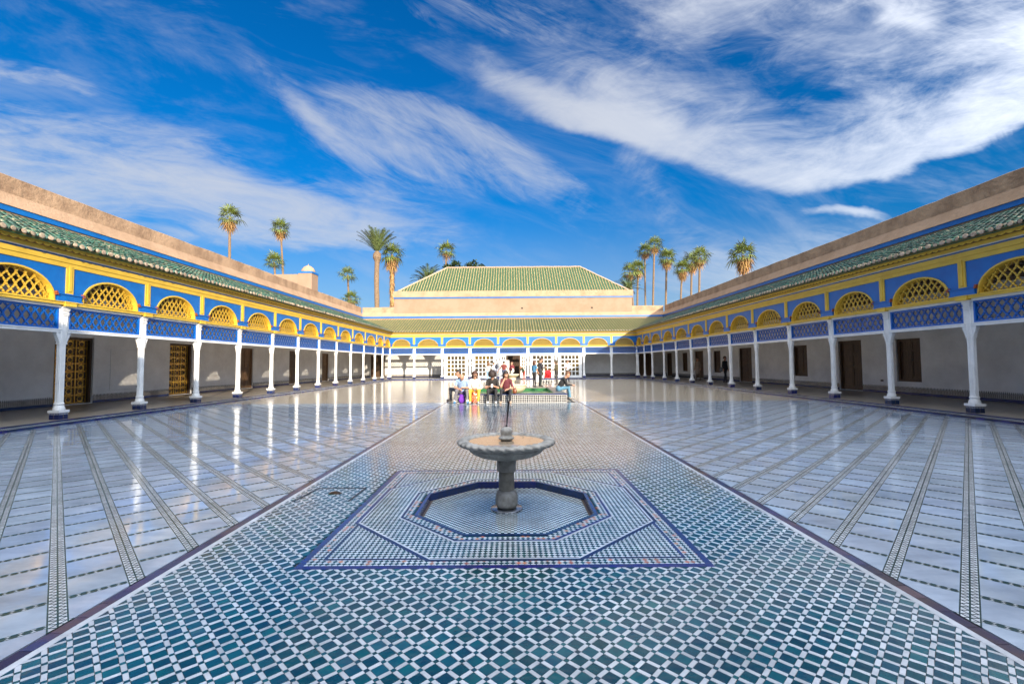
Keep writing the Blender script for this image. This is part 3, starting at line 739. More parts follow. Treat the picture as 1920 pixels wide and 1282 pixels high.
def tile_geo(L_=0.34, r0=0.064, r1=0.088, n=6):
    """one barrel tile, along +y (up the slope), arched over x"""
    b = MB(); th = 0.014
    for y, r in ((0, r1), (L_, r0)):
        for j in range(n + 1): t = PI * j / n; b.v.append((r * math.cos(t), y, r * 0.85 * math.sin(t)))
    for y, r in ((0, r1 - th),):
        for j in range(n + 1): t = PI * j / n; b.v.append((r * math.cos(t), y, r * 0.85 * math.sin(t)))
    k = n + 1
    for j in range(n): b.f.append((j, j + 1, k + j + 1, k + j)); b.m.append(0)
    for j in range(n): b.f.append((2 * k + j, 2 * k + j + 1, j + 1, j)); b.m.append(0)
    return b
TV = np.array(tile_geo().v); TF = tile_geo().f
def tile_mesh_obj(mat):
    def mk():
        b = tile_geo(); return b.mesh('roof_tile', mat, True)
    return cached(('tile', mat.name), mk)

def tile_roof(wing_roof, rows, mat, base_y, base_z, slope_len, ang, near_fn=None, nmax=300, capmat=mortar, prefix='roof_tile', thin=1.0):
    """rows: list of (u, d0, d1) tile rows up the slope between slope distances d0..d1. near_fn(u,d)->score for individual tiles"""
    ca, sa = math.cos(ang), math.sin(ang); items = []
    for (u, d0, d1) in rows:
        k0 = int(math.floor(d0 / 0.30)); d = k0 * 0.30
        while d < d1:
            if d >= d0 - 0.12: items.append((u, d))
            d += 0.30
    sc = [(near_fn(u, d) if near_fn else 0.0) for u, d in items]
    order = sorted(range(len(items)), key=lambda i: -sc[i]); big = [i for i in order[:nmax] if sc[i] > 0]; bs = set(big)
    me = tile_mesh_obj(mat)
    for i in big:
        u, d = items[i]; o = link('roof_tile', me, wing_roof)
        o.location = (u + random.gauss(0, .006), base_y + d * ca, base_z + d * sa + random.uniform(0, .014)); o.rotation_euler = (ang - 0.07 + random.gauss(0, .022), random.gauss(0, .05), random.gauss(0, .045))
    rest = [items[i] for i in range(len(items)) if i not in bs]
    if rest:
        n = len(rest); A = np.array(rest); jit = rng.normal(0, 1, (n, 4))
        t = ang - 0.045 + jit[:, 0] * .022; rz = jit[:, 1] * .045
        v = np.repeat(TV[None], n, 0); x, y, z = v[..., 0] * thin, v[..., 1].copy(), v[..., 2] * (.75 if thin < .7 else 1)
        x2 = x * np.cos(rz)[:, None] - y * np.sin(rz)[:, None]; y2 = x * np.sin(rz)[:, None] + y * np.cos(rz)[:, None]
        y3 = y2 * np.cos(t)[:, None] - z * np.sin(t)[:, None]; z3 = y2 * np.sin(t)[:, None] + z * np.cos(t)[:, None]
        out = np.stack([x2 + A[:, 0:1] + jit[:, 2:3] * .006, y3 + base_y + A[:, 1:2] * ca, z3 + base_z + A[:, 1:2] * sa + abs(jit[:, 3:4]) * .004], -1).reshape(-1, 3)
        F = np.array(TF)[None] + (np.arange(n) * len(TV))[:, None, None]
        me2 = bpy.data.meshes.new('roof_tiles'); me2.from_pydata(out.tolist(), [], F.reshape(-1, 4).tolist()); me2.materials.append(mat)
        me2.polygons.foreach_set('use_smooth', [True] * len(me2.polygons)); me2.update()
        link('roof_tile', me2, wing_roof, 'stuff')

def wall_boxes(b, u0, u1, z0, z1, y0_, y1_, holes, m=0):
    """a wall from boxes, leaving the openings (ua,ub,za,zb) free"""
    cur = u0
    for ua, ub, za, zb_ in sorted(holes):
        if ua > cur: b.box(cur, ua, y0_, y1_, z0, z1, m)
        if za > z0 + .005: b.box(ua, ub, y0_, y1_, z0, za, m)
        if zb_ < z1: b.box(ua, ub, y0_, y1_, zb_, z1, m)
        cur = ub
    b.box(cur, u1, y0_, y1_, z0, z1, m)

def make_door(wing, kind, ua, ub, za, zb_, y):
    """door or shutter set in an opening of the back wall; local wing coordinates"""
    w = ub - ua; h = zb_ - za
    nm = {'gold': 'door', 'wood': 'door', 'old': 'door', 'window': 'window_shutter'}[kind]
    d = empty(nm, ((ua + ub) / 2, y, za)); d.parent = wing
    fm = wood2 if kind == 'old' else wood
    b = MB(); t = 0.09
    b.box(-w / 2, -w / 2 + t, -0.03, 0.12, 0, h); b.box(w / 2 - t, w / 2, -0.03, 0.12, 0, h); b.box(-w / 2 + t, w / 2 - t, -0.03, 0.12, h - t, h)
    if kind == 'window': b.box(-w / 2 + t, w / 2 - t, -0.03, 0.12, 0, t)
    b.build('door_frame', fm, d)
    iw = w - 2 * t; z0_ = t if kind == 'window' else 0.02; ih = h - t - z0_
    if kind == 'gold':
        b = MB(); b.box(-iw / 2, iw / 2, 0.10, 0.13, z0_, z0_ + ih); b.build('leaf', wood, d)
        b = MB(); nx = 3; nz_ = 8; cx, cz = iw / nx, ih / nz_
        for i in range(nx + 1): x = -iw / 2 + i * cx; b.box(max(-iw / 2, x - .02), min(iw / 2, x + .02), 0.07, 0.098, z0_, z0_ + ih)
        for k in range(nz_ + 1): z = z0_ + k * cz; b.box(-iw / 2, iw / 2, 0.073, 0.097, max(z0_, z - .02), min(z0_ + ih, z + .02))
        for i in range(nx):
            for k in range(nz_):
                cx0, cz0 = -iw / 2 + (i + .5) * cx, z0_ + (k + .5) * cz; n = 14; ro, ri = min(cx, cz) * .40, min(cx, cz) * .26
                for j in range(n):
                    t0, t1 = 2 * PI * j / n, 2 * PI * (j + 1) / n; k0 = 1 + .12 * (j % 2); k1 = 1 + .12 * ((j + 1) % 2)
                    b.poly([(cx0 + ro * k0 * math.cos(t0), 0.078, cz0 + ro * k0 * math.sin(t0)), (cx0 + ro * k1 * math.cos(t1), 0.078, cz0 + ro * k1 * math.sin(t1)), (cx0 + ri * math.cos(t1), 0.088, cz0 + ri * math.sin(t1)), (cx0 + ri * math.cos(t0), 0.088, cz0 + ri * math.sin(t0))])
                for j in range(4):
                    t0 = PI / 4 + j * PI / 2; a_ = Vector((math.cos(t0), 0, math.sin(t0))); p0 = Vector((cx0, .085, cz0)) + a_ * ro; p1 = Vector((cx0, .085, cz0)) + a_ * ro * 1.5; s_ = Vector((-a_.z, 0, a_.x)) * .012
                    b.poly([p0 + s_, p1 + s_, p1 - s_, p0 - s_])
        o = b.build('gilded_fretwork', gold, d); o['label'] = 'gilded fretwork grid of rosettes'
    else:
        mm = wood2 if kind == 'old' else wood
        for s in (-1, 1):
            b = MB(); xa, xb = (-iw / 2, -0.006) if s < 0 else (0.006, iw / 2)
            b.box(xa, xb, 0.05, 0.085, z0_, z0_ + ih)
            b.box(xa, xa + .06, 0.03, 0.05, z0_, z0_ + ih); b.box(xb - .06, xb, 0.03, 0.05, z0_, z0_ + ih)
            rails = (0, .08, .46, .52, .72, .78, .96, 1) if kind != 'old' else (0, .10, .40, .46, .62, .66, .95, 1)
            for k in range(0, 8, 2): b.box(xa + .06, xb - .06, 0.03, 0.05, z0_ + rails[k] * ih, z0_ + rails[k + 1] * ih)
            b.build('leaf', mm, d)
        b = MB(); b.lathe([(.035, 0), (.04, .01), (.02, .02)], 10); 
        b.v = [(x + .07, 0.025 - z, y + h * .5) for x, y, z in b.v]; b.build('knocker', blackm, d)
    if kind == 'window':
        b = MB()
        for x0_, x1_, za_, zc in ((-w / 2 - .10, -w / 2, -.06, h + .10), (w / 2, w / 2 + .10, -.06, h + .10), (-w / 2, w / 2, h, h + .10), (-w / 2, w / 2, -.06, 0)): b.box(x0_, x1_, -0.055, 0.0, za_, zc)
        b.build('surround', white, d)
    return d

def make_wing(name, label, origin, rz, cols, holes, corner_u, near, tilemat, detail=2, capspan=None, parapet_gap=None):
    """a gallery wing in its own frame: u along the arcade, +y into the building. cols: column positions u.
    holes: list of (kind, ua, ub, za, zb)"""
    w = thing(name, label, 'building', origin, rz)
    u0, u1 = cols[0], cols[-1]
    # floor, kerb
    b = MB(); b.box(u0 - GD + .004, u1 + GD - .004, -KF + 0.102, GD + .3, -0.3, GZ - .001); b.build('gallery_floor', galfloor, w)
    lo, hi = u0 + KF, u1 - KF
    step = 0.20; n = int((hi - lo) / step)
    if near:
        me = cached('kerbtile', lambda: (lambda q: (q.box(-.0985, .0985, -.05, .05, -0.02, 0.0), q.mesh('kerb_tile', navy))[1])(MB()))
        me2 = cached('kerbface', lambda: (lambda q: (q.box(-.0985, .0985, 0, .012, 0.0, 0.052), q.mesh('kerb_face_tile', navy))[1])(MB()))
        sc = []
        for k in range(n):
            u = lo + (k + .5) * (hi - lo) / n; p = w.matrix_basis @ Vector((u, -KF, 0)) if False else Matrix.Translation(origin) @ Matrix.Rotation(rz, 4, 'Z') @ Vector((u, -KF, GZ))
            sc.append((p.y if seen(p.x, p.y, p.z) else 1e3, u))
        sc.sort(); big = [u for y, u in sc if y < 30][:120]; rest = [u for y, u in sc if u not in set(big)]
        for u in big:
            o = link('kerb_tile', me, w); o.location = (u, -KF + .051, GZ + random.uniform(0, .0025)); o.rotation_euler = (random.gauss(0, .006), random.gauss(0, .006), 0)
            o = link('kerb_face_tile', me2, w); o.location = (u, -KF + .002, -.002); o.rotation_euler = (0, random.gauss(0, .004), 0)
        b = MB()
        for u in rest: b.box(u - .0985, u + .0985, -KF + .001, -KF + .101, GZ - .02, GZ + random.uniform(0, .0025)); b.box(u - .0985, u + .0985, -KF + .002, -KF + .014, -.002, .05)
        if b.f: b.build('kerb_tile', navy, w, kind='stuff')
    else:
        b = MB(); b.box(lo, hi, -KF + .001, -KF + .101, GZ - .02, GZ); b.box(lo, hi, -KF + .002, -KF + .014, -.002, .05); b.build('kerb_edge', navy, w)
    b = MB(); b.box(lo, hi, -KF + .008, -KF + .10, -0.3, GZ - .021); b.build('kerb_core', black_t, w)
    b = MB(); s_ = 0.045
    for k in range(int((hi - lo) / s_)):
        u = lo + k * s_
        for i, z in enumerate((0.060, 0.086)):
            uu = u + (0.0 if i == 0 else s_ / 2)
            b.poly([(uu, -KF + .006, z), (uu + s_ * .62, -KF + .006, z), (uu + s_ * .62, -KF + .006, z + .018), (uu, -KF + .006, z + .018)])
    b.build('kerb_checker', white_t, w, kind='stuff')
    # back wall and ceiling
    b = MB(); wall_boxes(b, u0 - GD, u1 + GD, GZ, 4.3, GD, GD + .4, [h[1:] for h in holes]); b.build('back_wall', plaster, w)
    for h in holes: make_door(w, h[0], h[1], h[2], h[3], h[4], GD + .10)
    if holes:
        b = MB()
        for h in holes: b.box(h[1] - .02, h[2] + .02, GD + .40, GD + .46, h[3] - .02, h[4] + .02)
        b.build('door_backing', dark, w)
    b = MB(); b.box(u0 - GD, u1 + GD, 0.145, GD, 4.2, 4.28); b.build('ceiling', ceiling_w, w)
    if detail > 1:
        b = MB(); k = u0 - GD + .3
        while k < u1 + GD: b.box(k - .06, k + .06, 0.15, GD - .002, 4.08, 4.198); k += 0.62
        b.build('ceiling_beam', ceiling_w, w, kind='stuff')
    # skirting: navy band, fine checker, row of teeth
    sk = MB(); cur = u0 - GD
    segs = []; 
    for h in sorted([h for h in holes if h[3] < .4], key=lambda h: h[1]): segs.append((cur, h[1] - .01)); cur = h[2] + .01
    segs.append((cur, u1 + GD))
    for a_, b_ in segs:
        if b_ - a_ < .1: continue
        sk.box(a_, b_, GD - .018, GD - .001, GZ, GZ + .10, 0); sk.box(a_, b_, GD - .014, GD - .001, GZ + .10, GZ + .24, 1); sk.box(a_, b_, GD - .018, GD - .001, GZ + .24, GZ + .255, 2)
        k = a_
        while k < b_ - .05:
            sk.poly([(k, GD - .003, GZ + .262), (k + .052, GD - .003, GZ + .262), (k + .026, GD - .003, GZ + .345)], 2)
            if detail > 1:
                for q in range(3): sk.poly([(k + .005, GD - .0155, GZ + .112 + q * .04), (k + .033, GD - .0155, GZ + .112 + q * .04), (k + .033, GD - .0155, GZ + .137 + q * .04), (k + .005, GD - .0155, GZ + .137 + q * .04)], 2)
            k += .06
    sk.build('skirting', [navy, M('grey_skirting_tile', (0.36, 0.34, 0.31), 0.4, var=0.3), black_t], w, kind='stuff')
    # bays
    for k in range(len(cols) - 1):
        a_, b_ = cols[k], cols[k + 1]; bw = round(b_ - a_, 3); c = (a_ + b_) / 2
        for nm, fn in (('spandrel', spandrel), ('arch_ring', arch_ring), ('arch_trellis', arch_trellis), ('beam', beam), ('white_fillet', fillet), ('rail', rail), ('frieze', frieze), ('blue_strip', blue_strip), ('cornice', cornice), ('soffit_board', soffit_board)):
            o = link(nm, cached((nm, bw), lambda: fn(bw)), w); o.location = (c, 0, 0)
        fr = link('lattice_panel', cached(('pf', bw), lambda: panel_frame(bw)), w); fr.location = (c, 0, 0)
        link('trellis', cached(('pt', bw), lambda: panel_trellis(bw)), fr)
        for s in (-1, 1):
            o = link('corbel', cached('corbel', corbel), w); o.location = (c + s * (bw * .355 + .012), 0, 0)
    for k, u in enumerate(cols):
        end = k in (0, len(cols) - 1)
        bw = (cols[k + 1] - u) if not end else 1.6
        if not end:
            o = link('pilaster', cached('pil', pilaster), w); o.location = (u, 0, 0)
            o = link('impost', cached(('imp', round(bw, 2)), lambda: impost(bw)), w); o.location = (u, 0, 0)
            o = link('beam_block', cached('bb', beam_block), w); o.location = (u, 0, 0)
        if end and not corner_u: continue
        hf = 0.11 if end else 0.066
        c = empty('column', (u, 0, 0)); c.parent = w
        for nm, fn in (('plinth', col_plinth), ('base_slab', col_slab), ('base', col_base), ('shaft', col_shaft), ('capital', col_cap)):
            link(nm, cached((nm, hf), lambda: fn(hf)), c)
        for s in (0, 1):
            if end: continue
            o = link('bracket', cached(('br', hf), lambda: col_wing(hf)), c); o.rotation_euler = (0, 0, PI * s)
    # roof
    ang = math.atan(SLOPE); sl = math.hypot(GD - EAVE_Y, RT_Z - EAVE_Z)
    b = MB()
    dz_ = -0.045
    b.poly([(u0 - EAVE_Y, EAVE_Y + .05, EAVE_Z + dz_), (u1 + EAVE_Y, EAVE_Y + .05, EAVE_Z + dz_), (u1 + GD, GD, RT_Z + dz_), (u0 - GD, GD, RT_Z + dz_)])
    b.poly([(u0 - EAVE_Y, EAVE_Y + .05, EAVE_Z + dz_ - .03), (u0 - GD, GD, RT_Z + dz_ - .03), (u1 + GD, GD, RT_Z + dz_ - .03), (u1 + EAVE_Y, EAVE_Y + .05, EAVE_Z + dz_ - .03)])
    b.poly([(u0 - EAVE_Y, EAVE_Y + .05, EAVE_Z + dz_ - .03), (u1 + EAVE_Y, EAVE_Y + .05, EAVE_Z + dz_ - .03), (u1 + EAVE_Y, EAVE_Y + .05, EAVE_Z + dz_), (u0 - EAVE_Y, EAVE_Y + .05, EAVE_Z + dz_)])
    roof = b.build('roof', roof_pan, w)
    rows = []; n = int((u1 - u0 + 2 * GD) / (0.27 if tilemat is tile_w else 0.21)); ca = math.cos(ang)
    for k in range(n + 1):
        u = u0 - GD + k * (u1 - u0 + 2 * GD) / n
        ymin = EAVE_Y
        if u < u0 - EAVE_Y: ymin = max(ymin, u0 - u)
        if u > u1 + EAVE_Y: ymin = max(ymin, u - u1)
        d0 = (ymin - EAVE_Y) / ca
        if d0 < sl - .15: rows.append((u, d0, sl - .05))
    TM = Matrix.Translation(origin) @ Matrix.Rotation(rz, 4, 'Z')
    def score(u, d):
        p = TM @ Vector((u, EAVE_Y + d * ca, EAVE_Z + d * math.sin(ang)))
        return (1.0 / (p - Vector((0, 0, CAM_H))).length) if seen(p.x, p.y, p.z) else 0
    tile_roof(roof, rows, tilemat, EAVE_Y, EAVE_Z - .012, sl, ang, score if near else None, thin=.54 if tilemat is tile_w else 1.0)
    caps = [(u, score(u, 0)) for u, d0, d1 in rows if d0 < .01]
    def capmesh():
        q = MB(); n_ = 8; pts = [(0.074 * math.cos(2 * PI * j / n_) , 0.062 * math.sin(2 * PI * j / n_) + .018) for j in range(n_)]
        q.poly([(x, -.012, z) for x, z in pts]); q.lathe([(.066, 0), (.07, .012), (.05, .02), (.02, .022)], 10); 
        i = len(q.v) - 40; q.v[i:] = [(x, -.012 - z, y * .85 + .018) for x, y, z in q.v[i:]]
        return q.mesh('mortar_cap', capm)
    capm = mortar
    cm = cached('cap', capmesh); caps.sort(key=lambda q: -q[1]); rest = MB()
    for k, (u, s_) in enumerate(caps):
        if near and k < 110 and s_ > 0:
            o = link('mortar_cap', cm, roof); o.location = (u + random.gauss(0, .004), EAVE_Y + random.uniform(-.02, .01), EAVE_Z + random.uniform(-.006, .008)); o.rotation_euler = (random.gauss(-.1, .1), random.gauss(0, .3), random.gauss(0, .12)); sc_ = random.uniform(.85, 1.1); o.scale = (sc_, 1, sc_)
        else:
            n_ = 8; rest.poly([(u + .074 * math.cos(2 * PI * j / n_), EAVE_Y - .01, EAVE_Z + .018 + .062 * math.sin(2 * PI * j / n_)) for j in range(n_)][::-1])
    if rest.f: rest.build('mortar_cap', mortar, roof, kind='stuff')
    # parapet: mortar fillet, blue band, sloping skirt, stained upper wall
    b = MB(); b.box(u0 - GD, u1 + GD, GD - .06, GD + .3, RT_Z - .12, RT_Z + .09); b.build('parapet_foot', ochre_s, w)
    b = MB(); b.box(u0 - GD, u1 + GD, GD - .10, GD + .3, RT_Z + .09, RT_Z + .27); b.build('blue_band', blue, w)
    b = MB(); nseg = int((u1 - u0 + 2 * GD) / 0.5); zt = []
    for i in range(nseg + 1):
        zt.append(PAR + 0.012 * math.sin(i * .21) + random.gauss(0, .008))
    Z1 = RT_Z + .27; Z2 = RT_Z + .72
    for i in range(nseg):
        a_, b_ = u0 - GD + i * (u1 - u0 + 2 * GD) / nseg, u0 - GD + (i + 1) * (u1 - u0 + 2 * GD) / nseg
        if i == 0: pass
        b.poly([(a_, GD - .13, Z1), (b_, GD - .13, Z1), (b_, GD + .10, Z2), (a_, GD + .10, Z2)], 0)
        b.poly([(a_, GD + .10, Z2), (b_, GD + .10, Z2), (b_, GD + .10, zt[i + 1] - .02), (a_, GD + .10, zt[i] - .02)], 1)
        b.poly([(a_, GD + .10, zt[i] - .02), (b_, GD + .10, zt[i + 1] - .02), (b_, GD + .13, zt[i + 1]), (a_, GD + .13, zt[i])], 1)
        b.poly([(a_, GD + .13, zt[i]), (b_, GD + .13, zt[i + 1]), (b_, GD + .55, zt[i + 1]), (a_, GD + .55, zt[i])], 0)
        b.poly([(b_, GD + .55, zt[i + 1]), (b_, GD + .55, 0), (a_, GD + .55, 0), (a_, GD + .55, zt[i])], 0)
        b.poly([(a_, GD - .13, Z1), (a_, GD, Z1), (b_, GD, Z1), (b_, GD - .13, Z1)], 0)
    b.build('parapet', [ochre, stain], w)
    return w

LC = [YR, -1.2, 1.45, 4.10, 6.75, 9.40, 12.05, 14.65, 17.25, 19.85, 22.6, 25.3, 28.05, 30.85, 33.65, 36.55, 39.6, 41.9, YF]
lu = [y - YR for y in LC]
s_ = 15.95 / 16.15
def LH(a, b): return (a - YR, b - YR)
holesL = [('gold', *LH(15.85, 17.35), GZ + .02, 2.58), ('gold', *LH(21.2, 22.7), GZ + .02, 2.58), ('old', *LH(26.8, 28.05), GZ + .02, 2.55), ('wood', *LH(32.6, 34.0), GZ + .02, 2.55), ('old', *LH(38.2, 39.6), GZ + .02, 2.5), ('wood', *LH(5.5, 7.0), GZ + .02, 2.55)]
left_wing = make_wing('arcade_wing', 'sunlit blue and yellow arcade wing with white columns along the left side', (XL, YR, 0), PI / 2, lu, holesL, True, True, tile_g)
RCY = [YF, 41.9, 39.6, 36.55, 33.75, 30.95, 28.15, 25.4, 22.7, 19.9, 17.3, 14.7, 12.07, 9.40, 6.75, 4.10, 1.45, -1.2, YR]
ru = [YF - y for y in RCY]
def RH(a, b): return (YF - b, YF - a)
holesR = [('window', *RH(18.05, 19.2), .66, 2.42), ('wood', *RH(21.1, 22.6), GZ + .02, 2.5), ('window', *RH(25.0, 26.2), .70, 2.42), ('wood', *RH(30.8, 32.5), GZ + .02, 2.5), ('window', *RH(35.4, 36.6), .70, 2.42), ('wood', *RH(38.6, 40.4), GZ + .02, 2.5), ('window', *RH(42.1, 43.3), .70, 2.42), ('wood', *RH(46.2, 47.7), GZ + .02, 2.5), ('wood', *RH(6.5, 8.0), GZ + .02, 2.5)]
right_wing = make_wing('arcade_wing', 'shaded blue and yellow arcade wing with white columns along the right side', (XR, YF, 0), -PI / 2, ru, holesR, True, True, tile_g)
FCX = [XL, -9.52, -6.80, -4.10, -1.35, 1.53, 4.29, 6.98, 9.66, XR]
holesF = [('wood', -15.0 - XL, -13.5 - XL, GZ + .023, 2.5), ('wood', 13.4 - XL, 14.8 - XL, GZ + .023, 2.5), ('wood', -0.9 - XL, 1.0 - XL, GZ + .023, 2.7)]
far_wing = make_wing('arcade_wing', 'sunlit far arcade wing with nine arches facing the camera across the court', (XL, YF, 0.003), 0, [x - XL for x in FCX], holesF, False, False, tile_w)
rear_u = [XR - x for x in FCX][::-1]
rear_wing = make_wing('arcade_wing', 'arcade wing behind the camera that closes the court and shades its near floor', (XR, YR, 0.003), PI, rear_u, [], False, False, tile_g, 1)
rh = thing('palace_hall', 'taller ochre hall behind the camera whose shadow lies across the left of the court', 'building', (-6.0, YR - GD - .02, 0))
b = MB(); b.box(-7.5, 8.0, -9, 0.0, 6.3, 8.2); b.build('wall', ochre_s, rh)
b = MB(); b.box(-7.6, 8.1, -9.1, 0.08, 8.2, 8.75); b.build('cornice', ochre, rh)
b = MB(); b.poly([(-7.5, -.3, 8.76), (-7.5, -8.7, 8.76), (-3.5, -4.5, 9.7)]); b.poly([(8, -8.7, 8.76), (8, -.3, 8.76), (4, -4.5, 9.7)]); b.poly([(8, -.3, 8.76), (-7.5, -.3, 8.76), (-3.5, -4.5, 9.7), (4, -4.5, 9.7)]); b.poly([(-7.5, -8.7, 8.76), (8, -8.7, 8.76), (4, -4.5, 9.7), (-3.5, -4.5, 9.7)]); b.build('roof', roof_pan, rh)

# white glazed screens in the five middle bays of the far wing
for k in range(2, 7):
    a_, b_ = FCX[k] - XL + .20, FCX[k + 1] - XL - .20; c = (a_ + b_) / 2; iw = b_ - a_
    sc = empty('glazed_screen', (c, 0.10, GZ)); sc.parent = far_wing
    b = MB(); H_ = 2.40 - GZ
    op = (k == 4)
    holes = []
    if not op:
        nx, nz_ = 5, 5; x0_, x1_, z0_, z1_ = -iw / 2 + .28, iw / 2 - .28, 0.22, H_ - .12; cx, cz = (x1_ - x0_) / nx, (z1_ - z0_) / nz_
        b.box(-iw / 2, x0_, -.04, .04, 0, H_); b.box(x1_, iw / 2, -.04, .04, 0, H_); b.box(x0_, x1_, -.04, .04, 0, z0_); b.box(x0_, x1_, -.04, .04, z1_, H_)
        for i in range(1, nx): b.box(x0_ + i * cx - .035, x0_ + i * cx + .035, -.03, .03, z0_, z1_)
        for i in range(1, nz_):
            for j in range(nx): b.box(x0_ + j * cx + (.035 if j else 0), x0_ + (j + 1) * cx - (.035 if j < nx - 1 else 0), -.028, .028, z0_ + i * cz - .035, z0_ + i * cz + .035)
        b.build('screen_frame', white, sc)
        for i in range(nx):
            for j in range(nz_):
                q = MB(); q.box(x0_ + i * cx + .03, x0_ + (i + 1) * cx - .03, -.004, .004, z0_ + j * cz + .03, z0_ + (j + 1) * cz - .03); o = q.build('pane', glass, sc)
                o.rotation_euler = (0, 0, random.gauss(0, .004))
    else:
        xs = ((-iw / 2, -iw / 2 + .55), (iw / 2 - .52, iw / 2)); b.box(-iw / 2 + .55, iw / 2 - .52, -.04, .04, H_ - .08, H_)
        for x0_, x1_ in xs:
            b.box(x0_, x0_ + .14, -.04, .04, 0, H_); b.box(x1_ - .10, x1_, -.04, .04, 0, H_); b.box(x0_ + .14, x1_ - .10, -.04, .04, 0, .5); b.box(x0_ + .14, x1_ - .10, -.04, .04, H_ - .2, H_)
            xm = (x0_ + .14 + x1_ - .10) / 2; b.box(xm - .03, xm + .03, -.03, .03, .5, H_ - .2)
            for j in range(1, 5): z = .5 + (H_ - .7) * j / 5; b.box(x0_ + .14, xm - .03, -.028, .028, z - .03, z + .03); b.box(xm + .03, x1_ - .10, -.028, .028, z - .03, z + .03)
            q = MB(); q.box(x0_ + .14, x1_ - .10, -.004, .004, .5, H_ - .2); q.build('pane', glass, sc)
        b.build('screen_frame', white, sc)
        b = MB(); b.box(-.62, -.54, -.06, .06, 0, H_ - .08); b.box(.62, .70, -.06, .06, 0, H_ - .08); b.build('door_post', wood, sc)
# recessed wall panel on the left wall
b = MB(); a_, b_ = LH(18.1, 19.55)
for x0_, x1_, z0_, z1_ in ((a_ - .03, a_, .55, 2.2), (b_, b_ + .03, .55, 2.2), (a_, b_, 2.17, 2.2), (a_, b_, .55, .58)): b.box(x0_, x1_, GD - .014, GD - .001, z0_, z1_)
b.build('panel_moulding', white, left_wing)
for (wg, u) in ((left_wing, LH(19.35, 19.5)[0]), (right_wing, RH(19.9, 20.05)[0])):
    b = MB(); b.box(u, u + .14, GD - .02, GD - .001, .62, .70); b.build('wall_socket', blackm, wg)

# ------------------------------------------------------------------ hall behind the far wing
HX0, HX1, HY = -12.55, 12.85, YF + GD + 0.05
hall = thing('palace_hall', 'tall ochre hall with hipped green tiled roof above the far arcade', 'building', (0.15, HY, 0))
hx0, hx1 = HX0 - .15, HX1 - .15; HZ = 9.30; RD = 5.0; RZ = 12.85; rx0, rx1 = -7.75, 7.95
b = MB(); b.box(hx0, hx1, 0, 2 * RD + .6, 6.2, 8.52); b.build('wall', ochre_s, hall)
b = MB(); b.box(hx0 - .06, hx1 + .06, -.07, 2 * RD + .67, 8.52, 8.66); b.build('blue_band', blue, hall)
b = MB(); b.box(hx0 - .12, hx1 + .12, -.13, 2 * RD + .73, 8.66, HZ); b.build('cornice', ochre, hall)
b = MB(); x0_, x1_ = hx0 + .35, hx1 - .35
b.poly([(x0_, .2, HZ + .01), (x1_, .2, HZ + .01), (rx1, RD, RZ), (rx0, RD, RZ)]); b.poly([(x1_, .2, HZ + .01), (x1_, 2 * RD - .2, HZ + .01), (rx1, RD, RZ)]); b.poly([(x1_, 2 * RD - .2, HZ + .01), (x0_, 2 * RD - .2, HZ + .01), (rx0, RD, RZ), (rx1, RD, RZ)]); b.poly([(x0_, 2 * RD - .2, HZ + .01), (x0_, .2, HZ + .01), (rx0, RD, RZ)])
hroof = b.build('roof', roof_pan, hall)
ang = math.atan2(RZ - HZ, RD - .2); sl = math.hypot(RZ - HZ, RD - .2); rows = []; n = int((x1_ - x0_) / 0.29)
for k in range(1, n):
    u = x0_ + (x1_ - x0_) * k / n
    top = 1.0 if rx0 <= u <= rx1 else ((u - x0_) / (rx0 - x0_) if u < rx0 else (x1_ - u) / (x1_ - rx1))
    if top * sl > .3: rows.append((u, 0, sl * top - .15))
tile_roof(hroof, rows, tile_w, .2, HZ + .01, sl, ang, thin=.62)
b = MB()
for p, q in (((x0_, .2, HZ + .02), (rx0, RD, RZ + .02)), ((x1_, .2, HZ + .02), (rx1, RD, RZ + .02)), ((rx0, RD, RZ + .02), (rx1, RD, RZ + .02))):
    m_ = 24; pts = [Vector(p).lerp(Vector(q), i / m_) + Vector((0, 0, random.gauss(0.03, .012))) for i in range(m_ + 1)]; b.tube(pts, 0.11, 6)
b.build('ridge_tile', mortar, hroof, kind='stuff')
for x in (0.95, 8.4):
    b = MB(); b.box(x - .1, x + .1, -.03, .05, 7.35, 7.5); b.build('wall_vent', dark, hall)

# turret block behind the left wall
TY = 41.0; p0 = AT(513, 512, TY); p1 = AT(560, 512, TY); p2 = AT(585.5, 512, TY)
tur = thing('roof_turret', 'low ochre rooftop block with a small domed turret beyond the left parapet', 'building', (p2.x, TY, 0))
zt_ = p1.z; tw = p2.x - p1.x
b = MB(); b.box(p0.x - p2.x, -tw, 0, 3, 6.0, zt_ - .1); b.build('block', ochre_s, tur)
b = MB(); b.box(-tw, 0, -.1, tw, 6.0, zt_ - .02); b.build('turret', ochre_s, tur)
b = MB(); b.box(-tw - .04, .04, -.14, tw + .04, zt_ - .02, zt_ + .14); b.build('blue_band', blue, tur)
b = MB(); b.lathe([(tw * .50, 0), (tw * .49, .12), (tw * .44, .30), (tw * .33, .48), (tw * .18, .60), (tw * .06, .66), (.03, .68), (.04, .74), (.01, .80)], 14, 0, (-tw / 2, tw / 2 - .05, zt_ + .14)); b.build('dome', ochre, tur, True)
